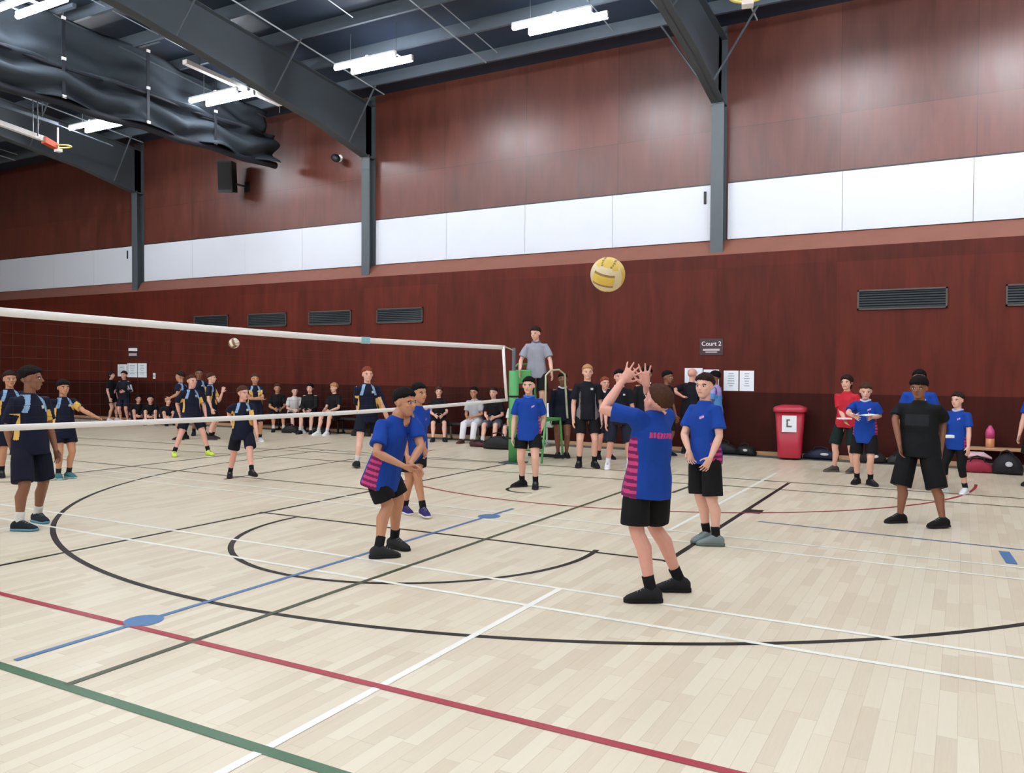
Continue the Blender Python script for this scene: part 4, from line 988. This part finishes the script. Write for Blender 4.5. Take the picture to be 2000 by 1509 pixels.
person('auburn-haired tall navy and yellow boy raising one hand', 717, 910, 1.72, 15, 'light', 'auburn', 'short', NAVY, 'navy', (14, 18, 34), near=1, group=GN,
       px=dict(ra=(697, 906), rt=(694, 912, -.2), la=(738, 896), lw=(747, 790, -.12), le=(756, 816, 0), rw=(704, 822), re=(700, 800, .1)), shoe=(34, 34, 36), sock=(200, 200, 196), hem=.45, sh_len=.7)
# ---- umpire and the line of people at the stand
person('umpire in grey polo standing on the green stand', 0, 0, 1.70, -5, 'light', 'dkbrown', 'short', (150, 152, 164), None, (20, 24, 24), near=1, group=GW, loc=(-6.93, 13.4, .79), hp=10, hy=22, rh=(.17, .12, .52), lh=(-.18, .1, .5), hem=.44, collar=(92, 92, 110))
person('boy in plain navy shirt with white collar standing beside the umpire stand', 1098, 893, 1.63, 0, 'brown', 'black', 'short', (16, 20, 38), 'logo', (18, 18, 22), group=GW, near=1, collar=(220, 220, 226), long_sleeve=True, sock=None, ra=(.05, 0), la=(-.05, 0), hem=.44, sh_len=.5)
person('tall blond boy in black shirt with speckled sides facing the court', 1146, 912, 1.79, 5, 'light', 'blond', 'short', (16, 17, 26), 'speckle', (14, 14, 18), group=GW, near=1, hem=.47, sh_len=.75, shoe=(24, 22, 24))
person('boy in white-collared dark top behind the raised hands', 1180, 896, 1.55, 20, 'pink', 'auburn', 'short', (24, 28, 46), 'logo', (22, 26, 40), group=GW, collar=(226, 226, 230), sh_len=.8)
person('dark-haired boy in white socks and white shoes behind the setter', 1208, 915, 1.70, 8, 'pink', 'black', 'short', (15, 17, 26), 'logo', (24, 28, 44), group=GW, near=1, collar=(222, 222, 226), ra=(.11, 0), la=(-.11, 0), shoe=(228, 228, 232), sock=(226, 226, 230), sh_len=1.0)
person('black-haired person in a dark top with white collar behind the setter\'s hands', 1261, 898, 1.74, 10, 'tan', 'black', 'curly', (18, 18, 22), None, (22, 24, 30), group=GW, collar=(226, 226, 230), long_sleeve=True)
person('dark-skinned person in black looking along the wall', 1297, 890, 1.68, 60, 'brown', 'black', 'short', (15, 15, 18), None, (20, 18, 18), group=GW, lean=5)
person('bald man in black bending towards the notices', 1347, 886, 1.74, 150, 'pink', 'grey', 'bald', (18, 18, 26), None, (22, 22, 26), group=GW, lean=6, px=dict(lw=(1330, 772, -.2)))
person('dark-haired boy in pale blue and mauve shirt turned to the notices', 1396, 888, 1.68, -110, 'brown', 'black', 'short', (84, 142, 206), 'mauve', (20, 22, 30), group=GW, near=1, logo=False)
person('long-haired person in red shirt holding a white card', 1652, 922, 1.62, -22, 'light', 'dkbrown', 'long', (186, 36, 52), None, (16, 34, 32), group=GW, near=1, rff=40, lff=10, px=dict(rw=(1650, 820, -.2)), ra=(.1, .05), shoe=(76, 68, 66), sock=None, hem=.47, sh_len=.95)
q = dep(1649, 817, (fl(1652, 922) - CAMPOS).dot(HF) - .28); t = thing('score_card', 'white card held by the red-shirted person', 'card', q, YAW); b = MB(); b.box(-.1, .1, -.07, .07, -.012, .012, .004); b.build('page', M_paper, t)
person('black-clad person leaning on the far wall, one white shoe forward', 0, 0, 1.55, 60, 'light', 'dkbrown', 'long', (14, 14, 16), None, (14, 14, 18), group=GW, loc=tuple(wl(217, 800, 16.0).xy) + (0,), la=(-.03, .1), shoe=(220, 218, 216), sock=None, sh_len=.6)
person('dark-jacketed person with a pale sleeve stripe by the far notices', 0, 0, 1.56, -35, 'pink', 'dkbrown', 'short', (20, 24, 36), 'stripe', (22, 28, 48), group=GW, loc=tuple(wl(243, 800, 15.75).xy) + (0,), long_sleeve=True, rh=(.1, .14, .62), lh=(-.1, .14, .62), shoe=(226, 224, 220), sock=None, sh_len=.8)
# ---- seated along the wall
def sitter(label, u, x_y, seat, h, phi, **kw):
    p = wl(u, 800, x_y); kw.setdefault('rh', (.06, .2, seat / h + .12)); kw.setdefault('lh', (-.06, .2, seat / h + .12))
    person(label, 0, 0, h, phi, loc=(p.x, p.y, .0 if x_y < 16.08 else .012), pz=seat / h + .06, sit='bench' if seat > .2 else 'floor', group=GS, sock=kw.pop('sock', (200, 200, 200)), **kw)
K_ = (14, 14, 17)
sitter('black-clad sitter nearest the navy player with folded arms', 541, 15.98, .42, 1.56, 5, skin='tan', hair='brown', top=K_, shorts=K_, lean=8)
sitter('white-shirted sitter on the long dark bench', 573, 15.98, .42, 1.45, 15, skin='light', hair='dkbrown', top=(208, 208, 206), shorts=K_, lean=14, shoe=(190, 196, 192))
sitter('black-clad sitter with crossed hands next to the white shirt', 606, 15.98, .42, 1.6, -15, skin='light', hair='black', style='long', top=K_, shorts=K_, lean=2, long_sleeve=True)
sitter('black-clad sitter in white shoes at the end of the long dark bench', 655, 15.98, .42, 1.66, -40, skin='light', hair='blond', style='fringe', top=K_, shorts=K_, lean=4, shoe=(222, 224, 224))
sitter('sitter in black top with bare knees behind the crouching receiver', 857, 15.98, .42, 1.58, 0, skin='light', hair='brown', style='long', top=(22, 16, 18), shorts=K_, lean=6, sock=None)
sitter('sitter in grey top and white trousers on the pale-legged bench', 930, 15.98, .42, 1.6, -25, skin='tan', hair='black', top=(170, 172, 176), shorts=(224, 224, 230), legs='trousers', lean=12, shoe=(70, 40, 36))
sitter('sitter in black top and grey shorts beside the white trousers', 968, 15.98, .42, 1.62, -20, skin='light', hair='dkbrown', top=(18, 16, 18), shorts=(86, 88, 102), lean=14)
sitter('person in white top sitting between the bench and umpire stand', 1012, 15.9, .32, 1.5, -30, skin='light', hair='black', top=(220, 222, 230), shorts=(70, 72, 84), lean=18)
sitter('bare-kneed sitter on the floor next to the dark-jacketed person', 268, 15.8, .06, 1.55, 10, skin='pink', hair='black', style='long', top=K_, shorts=K_, lean=22, sock=None)
sitter('bare-kneed sitter on the floor under the light switch', 294, 15.8, .06, 1.55, 0, skin='light', hair='black', style='short', top=K_, shorts=K_, lean=22, sock=None)
sitter('sitter on the floor leaning over beside the big black bag', 323, 15.8, .06, 1.5, 20, skin='light', hair='dkbrown', style='short', top=(24, 24, 28), shorts=K_, lean=24)
